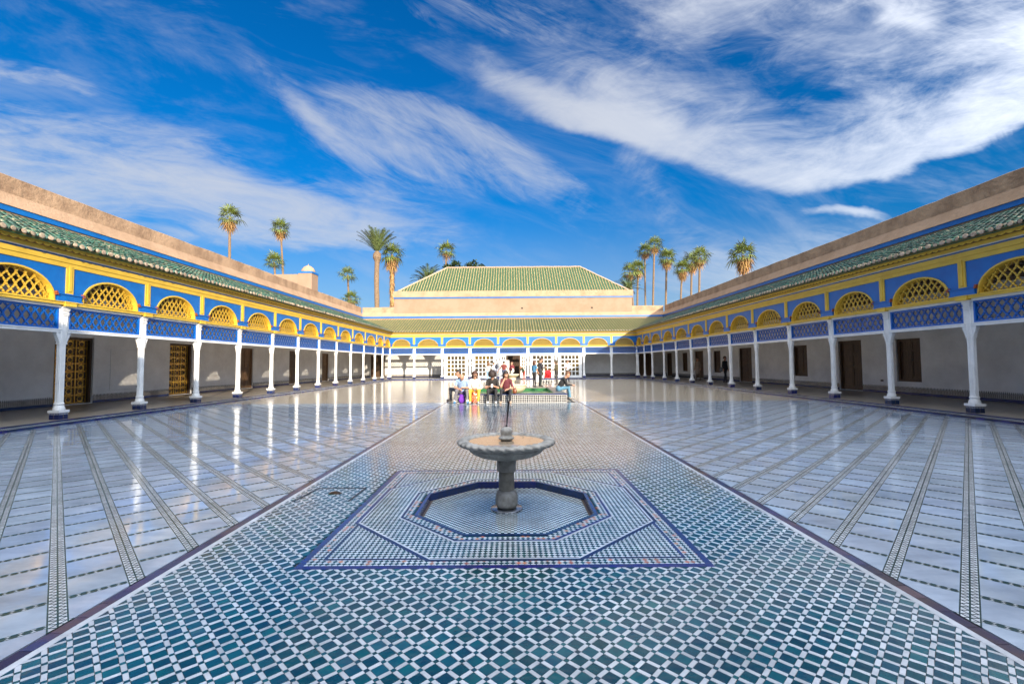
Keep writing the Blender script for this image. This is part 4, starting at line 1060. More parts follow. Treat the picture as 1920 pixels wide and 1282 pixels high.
# ------------------------------------------------------------------ small stone fountain
ft = thing('stone_fountain', 'grey stone pedestal fountain with a wide rope-rimmed bowl in the foreground', 'fountain', (FX, 5.03, -0.07))
b = MB(); b.lathe([(0.172, 0.0), (0.174, 0.008), (0.168, 0.014), (0.06, 0.016)], 40); b.build('base_plate', metal, ft, True)
b = MB(); b.lathe([(0.085, 0.016), (0.105, 0.024), (0.119, 0.05), (0.122, 0.09), (0.122, 0.135), (0.116, 0.165), (0.100, 0.190), (0.086, 0.205)], 36)
b.build('pedestal_foot', stone, ft, True)
b = MB(); b.lathe([(0.0835, 0.204), (0.0845, 0.22), (0.084, 0.30), (0.082, 0.406)], 36); b.build('shaft', M('tan_fountain_stone', (0.27, 0.245, 0.20), 0.65, (0.15, 0.13, 0.105), 8, bump=0.005, bscale=45), ft, True)
b = MB(); b.lathe([(0.098, 0.406), (0.105, 0.410), (0.105, 0.545), (0.10, 0.56)], 36); b.build('neck', stone, ft, False)
def gad(t, k): return 1 + 0.012 * math.cos(36 * t) * (1 if k in (2, 3, 4) else 0)
b = MB(); b.lathe([(0.11, 0.545), (0.22, 0.556), (0.31, 0.580), (0.375, 0.612), (0.412, 0.650), (0.425, 0.668)], 144, 0, mod=gad)
b.lathe([(0.425, 0.668), (0.432, 0.69), (0.42, 0.70), (0.36, 0.680), (0.2, 0.66), (0.05, 0.655)], 72); b.build('bowl', stone, ft, True)
b = MB(); NS = 288; nc = 12; lob = 34                      # rope rim: a torus with leaning lobes
for i in range(NS):
    th = 2 * PI * i / NS
    for j in range(nc):
        ph = 2 * PI * j / nc; rr = 0.052 * (0.95 + 0.34 * (abs(math.cos((lob * th + 2.2 * math.sin(ph) + ph) / 2)) - .6))
        rad = 0.470 + rr * 1.25 * math.cos(ph); b.v.append((rad * math.cos(th), rad * math.sin(th), 0.722 + rr * 0.60 * math.sin(ph)))
for i in range(NS):
    for j in range(nc): a_, c = i * nc + j, i * nc + (j + 1) % nc; d, e = ((i + 1) % NS) * nc + j, ((i + 1) % NS) * nc + (j + 1) % nc; b.f.append((a_, d, e, c)); b.m.append(0)
b.build('rope_rim', stone, ft, True)
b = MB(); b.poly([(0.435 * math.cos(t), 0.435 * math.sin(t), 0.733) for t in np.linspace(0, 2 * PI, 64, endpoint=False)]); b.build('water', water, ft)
b = MB(); b.lathe([(0.060, 0.66), (0.060, 0.742), (0.078, 0.748), (0.088, 0.760), (0.078, 0.772), (0.062, 0.780), (0.056, 0.796), (0.060, 0.808), (0.0645, 0.83), (0.060, 0.852), (0.046, 0.870), (0.025, 0.880), (0.012, 0.882)], 28); b.build('finial', stone, ft, True)
b = MB(); b.tube([(0.002, 0, 0.875), (0.004, 0, 0.90)], 0.012, 8); b.tube([(0.004, 0, 0.885), (0.030, 0.01, 1.165)], [0.0085, 0.0105], 10); b.build('spout_pipe', blackm, ft, True)

# ------------------------------------------------------------------ raised pool with its marble fountain
PX0, PX1, PY0, PY1, PZ = -2.14, 2.10, 17.66, 22.7, 0.34
pool = thing('raised_pool', 'low square raised pool with black and white dotted tile sides and a green tiled bed', 'pool', (0, (PY0 + PY1) / 2, 0))
oy = (PY0 + PY1) / 2; b = MB(); rw = 0.42
def pb(x0_, x1_, y0_, y1_, z0_, z1_, m=0): b.box(x0_, x1_, y0_ - oy, y1_ - oy, z0_, z1_, m)
pb(PX0, PX1, PY0, PY0 + rw, 0, PZ - .03); pb(PX0, PX1, PY1 - rw, PY1, 0, PZ - .03); pb(PX0, PX0 + rw, PY0 + rw, PY1 - rw, 0, PZ - .03); pb(PX1 - rw, PX1, PY0 + rw, PY1 - rw, 0, PZ - .03)
b.build('pool_wall', M('pool_white_tile', (.56, .55, .53), .25, (.46, .45, .43), 6), pool)
b = MB(); pb(PX0 - .015, PX1 + .015, PY0 - .015, PY0 + rw, PZ - .03, PZ); pb(PX0 - .015, PX1 + .015, PY1 - rw, PY1 + .015, PZ - .03, PZ); pb(PX0 - .015, PX0 + rw, PY0 + rw, PY1 - rw, PZ - .03, PZ); pb(PX1 - rw, PX1 + .015, PY0 + rw, PY1 - rw, PZ - .03, PZ)
b.build('rim', rim_g, pool)
b = MB(); pb(PX0 - .02, PX1 + .02, PY0 - .022, PY0 + .03, PZ - .035, PZ + .003); b.build('rim_edge_tile', navy, pool)
b = MB(); pb(PX0 + rw, PX1 - rw, PY0 + rw, PY1 - rw, 0.05, 0.20); b.build('bed', pool_g, pool)
b = MB(); t_ = .012; pb(PX0 + rw, PX1 - rw, PY1 - rw - t_, PY1 - rw + .001, .2, PZ - .032); pb(PX0 + rw - .001, PX0 + rw + t_, PY0 + rw, PY1 - rw - t_, .2, PZ - .032); pb(PX1 - rw - t_, PX1 - rw + .001, PY0 + rw, PY1 - rw - t_, .2, PZ - .032); b.build('inner_lining', pool_g, pool)
b = MB(); s_ = 0.0705; n = int((PX1 - PX0) / s_)
for k in range(n):
    for r_ in range(4):
        x, z = PX0 + (k + .5) * (PX1 - PX0) / n, 0.045 + r_ * 0.069; h = 0.0255
        b.poly([(x - h, PY0 - oy - .002, z - h), (x + h, PY0 - oy - .002, z - h), (x + h, PY0 - oy - .002, z + h), (x - h, PY0 - oy - .002, z + h)])
        if k % 2 == 0:
            h2 = .031; w2 = .008
            b.poly([(x - h2, PY0 - oy - .0015, z - w2), (x + h2, PY0 - oy - .0015, z - w2), (x + h2, PY0 - oy - .0015, z + w2), (x - h2, PY0 - oy - .0015, z + w2)]); b.poly([(x - w2, PY0 - oy - .0015, z - h2), (x + w2, PY0 - oy - .0015, z - h2), (x + w2, PY0 - oy - .0015, z + h2), (x - w2, PY0 - oy - .0015, z + h2)])
n2 = int((PY1 - PY0) / s_)
for k in range(n2):
    for r_ in range(4):
        for X_, sg in ((PX0 - .002, -1), (PX1 + .002, 1)):
            y, z = PY0 + (k + .5) * (PY1 - PY0) / n2 - oy, 0.045 + r_ * 0.069; h = .0215
            q = [(X_, y - h, z - h), (X_, y + h, z - h), (X_, y + h, z + h), (X_, y - h, z + h)]; b.poly(q if sg > 0 else q[::-1])
b.build('dot_tile', black_t, pool, kind='stuff')
mf = thing('marble_fountain', 'cream marble two-tier fountain standing in the raised pool', 'fountain', (-0.02, 20.3, 0.20))
def flu(t, k): return 1 + 0.03 * abs(math.sin(16 * t)) * (1 if 1 <= k <= 3 else 0)
b = MB(); b.lathe([(0.28, 0), (0.44, .06), (0.56, .16), (0.615, .27), (0.64, .34)], 96, 0, mod=flu); b.lathe([(.64, .34), (.68, .345), (.685, .375), (.60, .385), (.45, .33), (.1, .30)], 48); b.build('lower_bowl', marble_f, mf, True)
b = MB(); b.lathe([(.16, .30), (.17, .36), (.11, .42), (.12, .52), (.19, .60), (.19, .66), (.12, .70)], 24); b.build('stem', marble_f, mf, True)
b = MB(); b.lathe([(.10, .68), (.22, .72), (.31, .79), (.33, .81), (.345, .83), (.33, .85), (.22, .80), (.05, .79)], 36); b.lathe([(.05, .78), (.06, .86), (.035, .90), (.05, .94), (.02, .99)], 16); b.build('upper_bowl', marble_f, mf, True)

# ------------------------------------------------------------------ palms and trees
def fan_leaf(b, base, d, size, droop, m, blades=12):
    """one fan leaf: stalk plus a disc of narrow pointed blades"""
    d = d.normalized(); side = d.cross(Vector((0, 0, 1)))
    if side.length < .05: side = Vector((1, 0, 0))
    side.normalize(); up = side.cross(d).normalized()
    tip = base + d * size * .55; s_ = side * size * .012
    b.poly([base + s_, base - s_, tip - s_, tip + s_], m)
    for k in range(blades):
        a = R(-115 + 230 * k / (blades - 1)); dirv = (d * math.cos(a) + side * math.sin(a)); L_ = size * .74 * (1 - .22 * abs(a) / 2) * random.uniform(.75, 1.2)
        wv = side * math.cos(a) - d * math.sin(a); mid = tip + dirv * L_ * .55 + up * size * .03 * math.cos(2 * a); e = tip + dirv * L_ + Vector((0, 0, -droop * size * random.uniform(.2, .5)))
        w_ = size * .042; b.poly([tip, mid - wv * w_, e, mid + wv * w_], m)
def fan_palm(px, py, rpx, tpx, tpy, Y, label, skirt=1.0, trunk_husk=False):
    """Washingtonia: crown centre at photo pixel (px,py), crown radius rpx; the trunk passes (tpx,tpy); all at distance Y"""
    c = AT(px, py, Y); sz = rpx / F_PX * Y; t = AT(tpx, tpy, Y)
    dirx = (t.x - c.x) / max(.5, c.z - t.z); bx = c.x + max(-3, min(3, dirx * c.z * .55))
    p = thing('fan_palm', label, 'palm tree', (bx, Y, -.35), 0, 'palms beyond the walls')
    top = Vector((c.x - bx, 0, c.z + .35 - sz * .25)); path = []
    for i in range(13):
        f = i / 12; path.append(Vector((top.x * (f ** 1.25), 0.12 * math.sin(f * 3), top.z * f)))
    r0 = sz * .155; b = MB(); b.tube(path, [r0 * (1.5 - .75 * min(1, i / 4)) if i < 4 else r0 * (.75 - .12 * (i - 4) / 8) for i in range(13)], 9)
    if trunk_husk:
        for i in range(260):
            f = random.uniform(.60, .90); q = Vector((top.x * f ** 1.25, 0, top.z * f)); a = random.uniform(0, 2 * PI); o_ = Vector((math.cos(a), math.sin(a), 0)); w_ = Vector((-o_.y, o_.x, 0)) * .12
            L_ = random.uniform(.7, 1.5); r_ = r0 * random.uniform(.8, 1.7); b.poly([q + o_ * r0 * .6 + w_, q + o_ * r0 * .6 - w_, q + o_ * r_ * 1.35 - Vector((0, 0, L_))], 1)
    b.build('trunk', [bark, leaf_dry], p)
    b = MB(); n = random.randint(24, 34)
    for i in range(n):
        a = i * 2.39996 + random.uniform(-.2, .2); f = (i + .5) / n; el = R(80 - 118 * f + random.uniform(-9, 9))
        d = Vector((math.cos(a) * math.cos(el), math.sin(a) * math.cos(el), math.sin(el)))
        fan_leaf(b, top + d * sz * .08, d, sz * random.uniform(.70, 1.12), .25 + .7 * f, 0)
    b.build('crown', leaf, p)
    b = MB(); n = int(40 * skirt)
    for i in range(n):
        a = i * 2.39996; f = (i + .5) / max(n, 1); el = R(-30 - 52 * f + random.uniform(-8, 8)); d = Vector((math.cos(a) * math.cos(el), math.sin(a) * math.cos(el), math.sin(el)))
        fan_leaf(b, top - Vector((0, 0, sz * (.05 + .38 * f * skirt))), d, sz * random.uniform(.55, .85), .8, 0, 9)
    if n: b.build('dry_skirt', leaf_dry, p)
    return p
def date_palm(px, py, rpx, tpy, Y, label, upright=0.0, n=46, twidth=.30):
    c = AT(px, py, Y); sz = rpx / F_PX * Y
    p = thing('date_palm', label, 'palm tree', (c.x, Y, -.35), 0, 'palms beyond the walls'); top = Vector((0, 0, c.z + .35))
    b = MB(); b.tube([Vector((.05 * math.sin(i), 0, top.z * i / 14)) for i in range(15)], [twidth * (1.05 + .08 * (i % 2)) for i in range(14)] + [twidth * 1.7], 10)
    b.lathe([(twidth * 1.1, -1.3), (twidth * 1.9, -.7), (twidth * 1.8, -.2), (twidth * .9, .3)], 12, 0, tuple(top)); b.build('trunk', bark, p)
    b = MB()
    for i in range(n):
        a = i * 2.39996; f = (i + .5) / n; el = R(84 - (70 - 42 * upright) * f + random.uniform(-5, 5)); L_ = sz * random.uniform(.9, 1.1); pts = []; pos = top.copy(); e = el
        for k in range(9):
            pts.append(pos.copy()); pos = pos + Vector((math.cos(a) * math.cos(e), math.sin(a) * math.cos(e), math.sin(e))) * L_ / 8; e -= R(10.5 - 6 * upright) * (.4 + k / 6)
        sd = Vector((-math.sin(a), math.cos(a), 0))
        for k in range(8):
            d = (pts[k + 1] - pts[k]); u_ = sd.cross(d).normalized(); b.poly([pts[k] + sd * .03, pts[k] - sd * .03, pts[k + 1] - sd * .02, pts[k + 1] + sd * .02])
            if k < 1: continue
            for h in (0, .33, .66):
                q = pts[k] + d * h; ll = L_ * .17 * math.sin(PI * min(1, (k + h) / 8.3)) ** .5
                for s in (-1, 1):
                    tip = q + sd * s * ll * .75 + d.normalized() * ll * .75 + u_ * random.uniform(.05, .25) * ll; b.poly([q, q + d * .28, tip])
    b.build('crown', leaf_d, p); return p
FP = [(431, 402, 23, 430, 478, 62, 'tallest fan palm at the far left, standing alone above the left parapet'),
      (526, 424, 17, 533, 508, 74, 'slender leaning fan palm just left of the domed turret'),
      (514, 487, 18, 516, 508, 66, 'short fan palm crown beside the foot of the leaning palm', 0.0),
      (652, 511, 17, 655, 560, 84, 'small fan palm with a clean head left of the tall date palm', 0.0),
      (658, 556, 17, 656, 580, 80, 'low fan palm peeping just over the left end of the far parapet', 0.2),
      (735, 472, 23, 736, 560, 72, 'shaggy fan palm with hanging dead husks right of the tall date palm', 1.5, True),
      (837, 466, 18, 835, 500, 92, 'lone fan palm rising behind the left end of the hall ridge', 0.2),
      (1181, 505, 18, 1187, 548, 78, 'lowest fan palm of the right hand group, next to the hall roof', 0.3),
      (1196, 499, 17, 1194, 566, 88, 'fan palm second from the hall in the right hand group', 0.6),
      (1209, 467, 15, 1210, 566, 96, 'thin tall fan palm left of the tallest palm on the right', 0.4),
      (1227, 456, 17, 1222, 566, 92, 'tallest thin fan palm of the right hand group', 0.4),
      (1250, 480, 18, 1247, 566, 84, 'fan palm with a full round head in the middle of the right hand group', 0.8),
      (1279, 499, 16, 1275, 556, 80, 'fan palm with a long tan skirt leaning left of the twin heads', 1.5),
      (1297, 486, 18, 1295, 548, 90, 'left one of the two overlapping palm heads on the right', 1.0),
      (1312, 478, 19, 1310, 544, 84, 'right one of the two overlapping palm heads on the right', 0.6),
      (1393, 472, 27, 1396, 508, 66, 'big fan palm with a tan skirt alone above the right parapet', 1.2)]
for q in FP: fan_palm(*q[:7], *(q[7:]))
date_palm(707, 475, 50, 573, 70, 'tall thick-trunked date palm with upright grey green fronds', 0.85, 40, .34)
date_palm(803, 532, 40, 560, 64, 'spreading date palm crown behind the left slope of the hall roof', 0.2, 46)
date_palm(1177, 545, 32, 575, 66, 'dark date palm crown behind the right slope of the hall roof', 0.1, 40)
def leafy_tree(px, py, rx, ry, Y, label):
    c = AT(px, py, Y); a_, b_ = rx / F_PX * Y, ry / F_PX * Y; t = thing('broadleaf_tree', label, 'tree', (c.x, Y, -.35), 0, 'trees behind the hall')
    h = c.z + .35; q = MB(); q.tube([(0, 0, 0), (.1, 0, h * .4), (0, 0, h * .8)], [.45, .35, .2], 8)
    for k in range(5): a = k * 1.3; q.tube([(0, 0, h * .7), (a_ * .5 * math.cos(a), a_ * .5 * math.sin(a), h)], [.15, .05], 6)
    q.build('trunk', bark, t); q = MB()
    cl = [(random.gauss(0, .42), random.gauss(0, .42), random.gauss(0, .42)) for _ in range(26)]
    for cx, cy, cz in cl:
        for _ in range(90):
            d = Vector((random.gauss(0, 1), random.gauss(0, 1), random.gauss(0, 1))).normalized() * random.uniform(.1, .34); p = Vector((a_ * (cx + d.x), a_ * (cy + d.y), h + b_ * (cz + d.z)))
            u_ = Vector((random.gauss(0, 1), random.gauss(0, 1), random.gauss(0, 1))).normalized() * .22; v_ = u_.cross(Vector((random.random(), random.random(), random.random()))).normalized() * .13
            q.poly([p - u_, p + v_, p + u_, p - v_])
    q.build('crown', tree_leaf, t)
leafy_tree(893, 512, 26, 20, 85, 'dark bushy tree top just showing over the middle of the hall ridge')
leafy_tree(848, 512, 22, 18, 82, 'dark tree top at the left end of the hall ridge, below the lone palm')
leafy_tree(796, 556, 32, 26, 74, 'dark tree behind the spreading date palm left of the hall roof')

# ------------------------------------------------------------------ people
def nets(f, lo, hi, h):
    """naive surface nets of f<0 on a regular grid -> verts, quads"""
    xs = [np.arange(lo[i] - 2 * h, hi[i] + 2.5 * h, h) for i in range(3)]; X = np.stack(np.meshgrid(*xs, indexing='ij'), -1)
    D = f(X.reshape(-1, 3)).reshape(X.shape[:3]); ins = D < 0
    n = D.shape; c = np.zeros(tuple(k - 1 for k in n), int)
    for a in (0, 1):
        for b_ in (0, 1):
            for d in (0, 1): c += ins[a:n[0] - 1 + a, b_:n[1] - 1 + b_, d:n[2] - 1 + d]
    act = (c > 0) & (c < 8); idx = -np.ones(act.shape, int); A = np.argwhere(act); idx[act] = np.arange(len(A))
    acc = np.zeros((len(A), 3)); cnt = np.zeros(len(A)); cor = [(0, 0, 0), (0, 0, 1), (0, 1, 0), (0, 1, 1), (1, 0, 0), (1, 0, 1), (1, 1, 0), (1, 1, 1)]
    for i in range(8):
        for j in range(i + 1, 8):
            df = [cor[j][k] - cor[i][k] for k in range(3)]
            if sum(map(abs, df)) != 1: continue
            p, q = A + cor[i], A + cor[j]; dp, dq = D[tuple(p.T)], D[tuple(q.T)]; m = (dp < 0) != (dq < 0); t = np.where(m, dp / np.where(dp == dq, 1, dp - dq), 0)
            acc[m] += (p + (q - p) * t[:, None])[m]; cnt[m] += 1
    V_ = acc / cnt[:, None] * h + np.array([x[0] for x in xs]); Q = []
    for ax in range(3):
        o1, o2 = [k for k in range(3) if k != ax]; sl0 = [slice(None)] * 3; sl1 = [slice(None)] * 3; sl0[ax] = slice(0, -1); sl1[ax] = slice(1, None)
        E = np.argwhere(ins[tuple(sl0)] != ins[tuple(sl1)])
        E = E[(E[:, o1] > 0) & (E[:, o2] > 0) & (E[:, o1] < n[o1] - 1) & (E[:, o2] < n[o2] - 1)]
        e1 = np.zeros(3, int); e1[o1] = 1; e2 = np.zeros(3, int); e2[o2] = 1
        q = np.stack([idx[tuple((E - e1 - e2).T)], idx[tuple((E - e2).T)], idx[tuple(E.T)], idx[tuple((E - e1).T)]], 1); flip = ins[tuple(E.T)]
        if ax == 1: flip = ~flip
        q[~flip] = q[~flip][:, ::-1]; Q.append(q)
    return V_, np.concatenate(Q)
def cap_sdf(P, a, b_, r0, r1, sq=None):
    a, b_ = np.array(a, float), np.array(b_, float); d = b_ - a; t = np.clip(((P - a) @ d) / max(d @ d, 1e-9), 0, 1); v = P - (a + t[:, None] * d)
    if sq is not None: v = v / np.array(sq)
    return np.linalg.norm(v, axis=1) - (r0 + (r1 - r0) * t)
FAB = {}
def fab(c, pat=None):
    k = tuple(round(x, 3) for x in c)
    return M('cloth_%02x%02x%02x' % tuple(int(x * 255) for x in k), c, 0.85, tuple(x * .72 for x in c), 14, bump=0.004, bscale=30)
SKIN = M('skin', (0.46, 0.25, 0.165), 0.5, (0.40, 0.20, 0.13), 12)
def hairm(c): return M('hair_%02x%02x%02x' % tuple(int(x * 255) for x in c), c, 0.5, tuple(x * .5 for x in c), 40, bump=0.01, bscale=90)
EYE = M('eye_dark', (0.02, 0.015, 0.012), 0.2)
def person(label, loc, face, pose='stand', h=1.70, top=(.3, .3, .3), legs=(.05, .06, .1), shoes=(.1, .08, .07), hair=(.03, .02, .015), hairstyle='short', lean=0.0, bow=0.0, turn=0.0,
           sleeve='long', arms=None, legspread=.10, wide=1.0, res=.016, step=0.0, cap=None, long_top=0.0, sock=None, skirtlen=None, group=None, seat=.34, feet=None, kneeout=.13):
    """continuous body mesh from blended tapering limbs; body frame: +y forward, +z up. arms: ((elbow),(hand)) per side, body frame"""
    k = h / 1.70; B = []                                    # (a,b,r0,r1,tag,squash)
    g_ = {'skin': 0, 'top': 1, 'legs': 2, 'shoe': 3}
    if pose == 'sit': hipz = seat + .095; hip = np.array([0, 0, hipz])
    elif pose == 'crouch': hipz = .62 * k; hip = np.array([0, 0, hipz])
    else: hipz = .90 * k; hip = np.array([0, 0, hipz])
    cl, sl_ = math.cos(lean), math.sin(lean)
    def up(x, y, z): return hip + np.array([x, y * cl + z * sl_, z * cl - y * sl_]) * k
    W_ = wide
    B.append((up(-.07, 0, .0), up(.07, 0, .0), .125 * k * W_, .125 * k * W_, 'legs', (1, .85, 1)))
    B.append((up(0, .0, .08), up(0, .0, .24), .125 * k * W_, .130 * k * W_, 'top', (1.12, .82, 1)))
    B.append((up(0, 0, .24), up(0, .0, .40), .135 * k * W_, .125 * k * W_, 'top', (1.2, .82, 1)))
    B.append((up(-.13 * W_, 0, .455), up(.13 * W_, 0, .455), .068 * k, .068 * k, 'top', None))
    B.append((up(0, .0, .46), up(0, .015, .58), .058 * k, .052 * k, 'skin', None))
    nk = up(0, .015, .56); cb, sb_ = math.cos(lean + bow), math.sin(lean + bow)
    def hd(x, y, z):
        ct, st = math.cos(turn), math.sin(turn); x, y = x * ct - y * st, x * st + y * ct
        return nk + np.array([x, y * cb + z * sb_, z * cb - y * sb_]) * k
    B.append((hd(0, .012, .115), hd(0, .0, .155), .090 * k, .098 * k, 'skin', (.86, 1.0, 1.05)))
    B.append((hd(0, .045, .055), hd(0, .04, .08), .052 * k, .060 * k, 'skin', None))
    B.append((hd(0, .098, .115), hd(0, .112, .090), .010 * k, .017 * k, 'skin', None))
    for s in (-1, 1): B.append((hd(s * .083, -.005, .125), hd(s * .088, -.012, .095), .014 * k, .012 * k, 'skin', None))
    fingers = []
    for i, s in enumerate((-1, 1)):
        sh = up(s * .175 * W_, 0, .445)
        if arms: el, ha = (np.array(v, float) for v in arms[i]); el = el * k if pose != 'abs' else el; ha = ha * k
        else: el, ha = up(s * .23, -.01, .17) , up(s * .235, .06, -.06)
        if arms: el, ha = (hip + np.array([v[0], v[1], v[2]]) for v in (el, ha))
        B.append((sh, el, .056 * k * (W_ * .5 + .5), .044 * k, 'top', None))
        dirh = (ha - el); dirh = dirh / np.linalg.norm(dirh)
        wr = ha - dirh * .05 * k
        B.append((el, wr, .043 * k, .029 * k, 'top' if sleeve == 'long' else 'skin', None))
        B.append((wr, ha + dirh * .03 * k, .030 * k, .034 * k, 'skin', None))
        # five fingers: four of different length and a thumb off the side of the palm
        pl_ = np.cross(dirh, (0, 0, 1.0)); pl_ = pl_ / (np.linalg.norm(pl_) or 1); nn_ = np.cross(pl_, dirh)
        for q in range(4):
            o = ha + dirh * .04 * k + pl_ * (q - 1.5) * .0175 * k; L_ = (.058, .068, .064, .050)[q] * k
            fingers.append(([o, o + dirh * L_ * .5 - nn_ * .012 * k, o + dirh * L_ * .85 - nn_ * .034 * k], [.0095 * k, .0085 * k, .0065 * k]))
        o = ha + pl_ * -s * .026 * k; fingers.append(([o, o - pl_ * s * .022 * k + dirh * .022 * k - nn_ * .01 * k, o - pl_ * s * .018 * k + dirh * .05 * k - nn_ * .022 * k], [.011 * k, .010 * k, .007 * k]))
    for s in (-1, 1):
        hp = hip + np.array([s * .085 * k, 0, -.01])
        if pose == 'sit':
            ft_ = feet[0 if s < 0 else 1] if feet else (s * (legspread + .02), .44)
            kn = np.array([s * kneeout, .40 * k, hipz + .055]); an = np.array([ft_[0], ft_[1] - .04, .085])
        elif pose == 'crouch':
            kn = np.array([s * .13, .30 * k, .48 * k]); an = np.array([s * .12, .08, .085])
        else:
            st = step * s; kn = np.array([s * legspread * .95, .03 + st * .5, .485 * k]); an = np.array([s * legspread, -.01 + st, .085])
        kl = 'legs'
        B.append((hp, kn, .085 * k * (W_ * .5 + .5), .060 * k, kl, None)); B.append((kn, an + np.array([0, 0, .02]), .059 * k, .040 * k, kl, None))
        if sock: B.append((an + np.array([0, 0, .05]), an, .040 * k, .040 * k, 'sock', None))
        B.append((an + np.array([0, -.025, -.035]), an + np.array([s * .015, .135 * k, -.045]), .042 * k, .036 * k, 'shoe', (1, 1, .9)))
    if long_top: B.append((up(0, 0, .1), up(0, 0, -long_top), .135 * k * W_, .16 * k * W_, 'top', (1.1, .85, 1)))
    kk = .028
    def f(P):
        D = None
        for a, b_, r0, r1, tg, sq in B:
            d = cap_sdf(P, a, b_, r0, r1, sq)
            if D is None: D = d
            else: hh = np.clip(.5 + .5 * (d - D) / kk, 0, 1); D = d * (1 - hh) + D * hh - kk * hh * (1 - hh)
        return np.maximum(D, -P[:, 2] + 0.0)
    lo = np.min([np.minimum(b_[0], b_[1]) - max(b_[2], b_[3]) * 1.3 for b_ in B], 0); hi = np.max([np.maximum(b_[0], b_[1]) + max(b_[2], b_[3]) * 1.3 for b_ in B], 0); lo[2] = max(lo[2], -.02)
    V_, Q = nets(f, lo, hi, res)
    root = thing('person', label, 'person', loc, face, group)
    C_ = V_[Q].mean(1); dd = np.stack([cap_sdf(C_, a, b_, r0, r1, sq) for a, b_, r0, r1, tg, sq in B], 1); tags = [b_[4] for b_ in B]; near = dd.argmin(1)
    mi = []
    ml = {'skin': 0, 'top': 1, 'legs': 2, 'shoe': 3, 'sock': 4}
    arm_i = [i for i, t in enumerate(tags) if t == 'top' and i >= 11]
    for c_, n_ in zip(C_, near):
        t = tags[n_]; m = ml[t]
        if sleeve == 'short' and t == 'top' and n_ in arm_i:
            a, b_ = B[n_][0], B[n_][1]; u_ = ((c_ - a) @ (b_ - a)) / ((b_ - a) @ (b_ - a))
            if u_ > .72: m = 0
        mi.append(m)
    b = MB(); b.v = [tuple(v) for v in V_]; b.f = [tuple(q) for q in Q.tolist()]; b.m = mi
    for pth, rr in fingers: b.tube([Vector(p) for p in pth], rr, 6, 0)
    for q in B:
        pass
    body = b.build('body', [SKIN, fab(top), fab(legs), fab(shoes), fab(sock or (.7, .7, .7))], root, True)
    # hair as a shell over the skull, open at the face
    hm = hairm(hair) if not cap else fab(cap)
    hc = hd(0, -.005, .145)
    fw = hd(0, 1, .145) - hd(0, 0, .145); fw = fw / np.linalg.norm(fw); uw = hd(0, 0, 1.145) - hd(0, 0, .145); uw = uw / np.linalg.norm(uw); sw = np.cross(fw, uw)
    HB = []
    if hairstyle != 'bald':
        vol = {'short': .014, 'long': .018, 'afro': .075, 'bob': .026, 'cap': .016, 'hood': .035}[hairstyle]
        HB.append((hd(0, -.005, .12), hd(0, -.008, .165), .094 * k + vol, .099 * k + vol, (.9, 1.0, 1.05)))
        if hairstyle in ('long', 'bob'):
            L_ = .20 if hairstyle == 'bob' else .36
            for s in (-1, 0, 1): HB.append((hd(s * .065, -.05, .12), hd(s * .085, -.055 if s == 0 else -.02, .12 - L_), .055 * k, .035 * k, None))
        def fh(P):
            D = None
            for a, b_, r0, r1, sq in HB:
                d = cap_sdf(P, a, b_, r0, r1, sq); D = d if D is None else np.minimum(D, d)
            rel = P - hc; y = rel @ fw; z = rel @ uw; x = np.abs(rel @ sw)
            cut = np.minimum(y + .005 - (.02 if hairstyle in ('afro', 'hood') else 0), .030 + (-.0) - z + .35 * np.maximum(0, -y)) if hairstyle != 'hood' else np.minimum(y - .03, .06 - z)
            cut = np.minimum(y - (-.01 if hairstyle in ('short', 'cap') else .01), .045 * k - z)
            low = (-.035 * k - z) if hairstyle in ('short', 'cap') else (-.5 - z)
            if hairstyle == 'afro': D = D + .012 * np.sin(P[:, 0] * 95) * np.sin(P[:, 1] * 95) * np.sin(P[:, 2] * 95); low = -.11 - z
            return np.maximum(np.maximum(D, cut), low)
        lo2 = np.min([np.minimum(q[0], q[1]) - max(q[2], q[3]) * 1.15 for q in HB], 0); hi2 = np.max([np.maximum(q[0], q[1]) + max(q[2], q[3]) * 1.15 for q in HB], 0)
        V2, Q2 = nets(fh, lo2, hi2, .0125)
        b = MB(); b.v = [tuple(v) for v in V2]; b.f = [tuple(q) for q in Q2.tolist()]; b.m = [0] * len(b.f)
        if hairstyle == 'cap':
            t0 = hd(0, .09, .165); t1 = hd(0, .19, .150); sv = sw * .075 * k
            b.poly([t0 - sv, t1 - sv * .7, t1 + sv * .7, t0 + sv]); b.poly([t0 - sv - uw * .012, t0 + sv - uw * .012, t1 + sv * .7 - uw * .012, t1 - sv * .7 - uw * .012])
        b.build('cap' if cap else 'hair', hm, root, True)
    b = MB()
    for s in (-1, 1):
        p = hd(s * .034, .091, .125); b.lathe([(.003, -.006), (.010, -.003), (.011, 0), (.010, .003), (.003, .006)], 8, 0, tuple(p))
    p = hd(0, .094, .062); b.box(p[0] - .020, p[0] + .020, p[1] - .006, p[1] + .006, p[2] - .004, p[2] + .004, 1)
    b.build('facial_features', [EYE, M('lips', (.34, .12, .09), .5)], root, True)
    return root, hd, up
GRP_S = 'visitors sitting on the pool edge'; GRP_T = 'visitors standing in the court'
SY = PY0 + .16                                          # seat line on the front rim
def seat_at(px): p = AT(px, 742, SY); return (p.x, SY, 0)
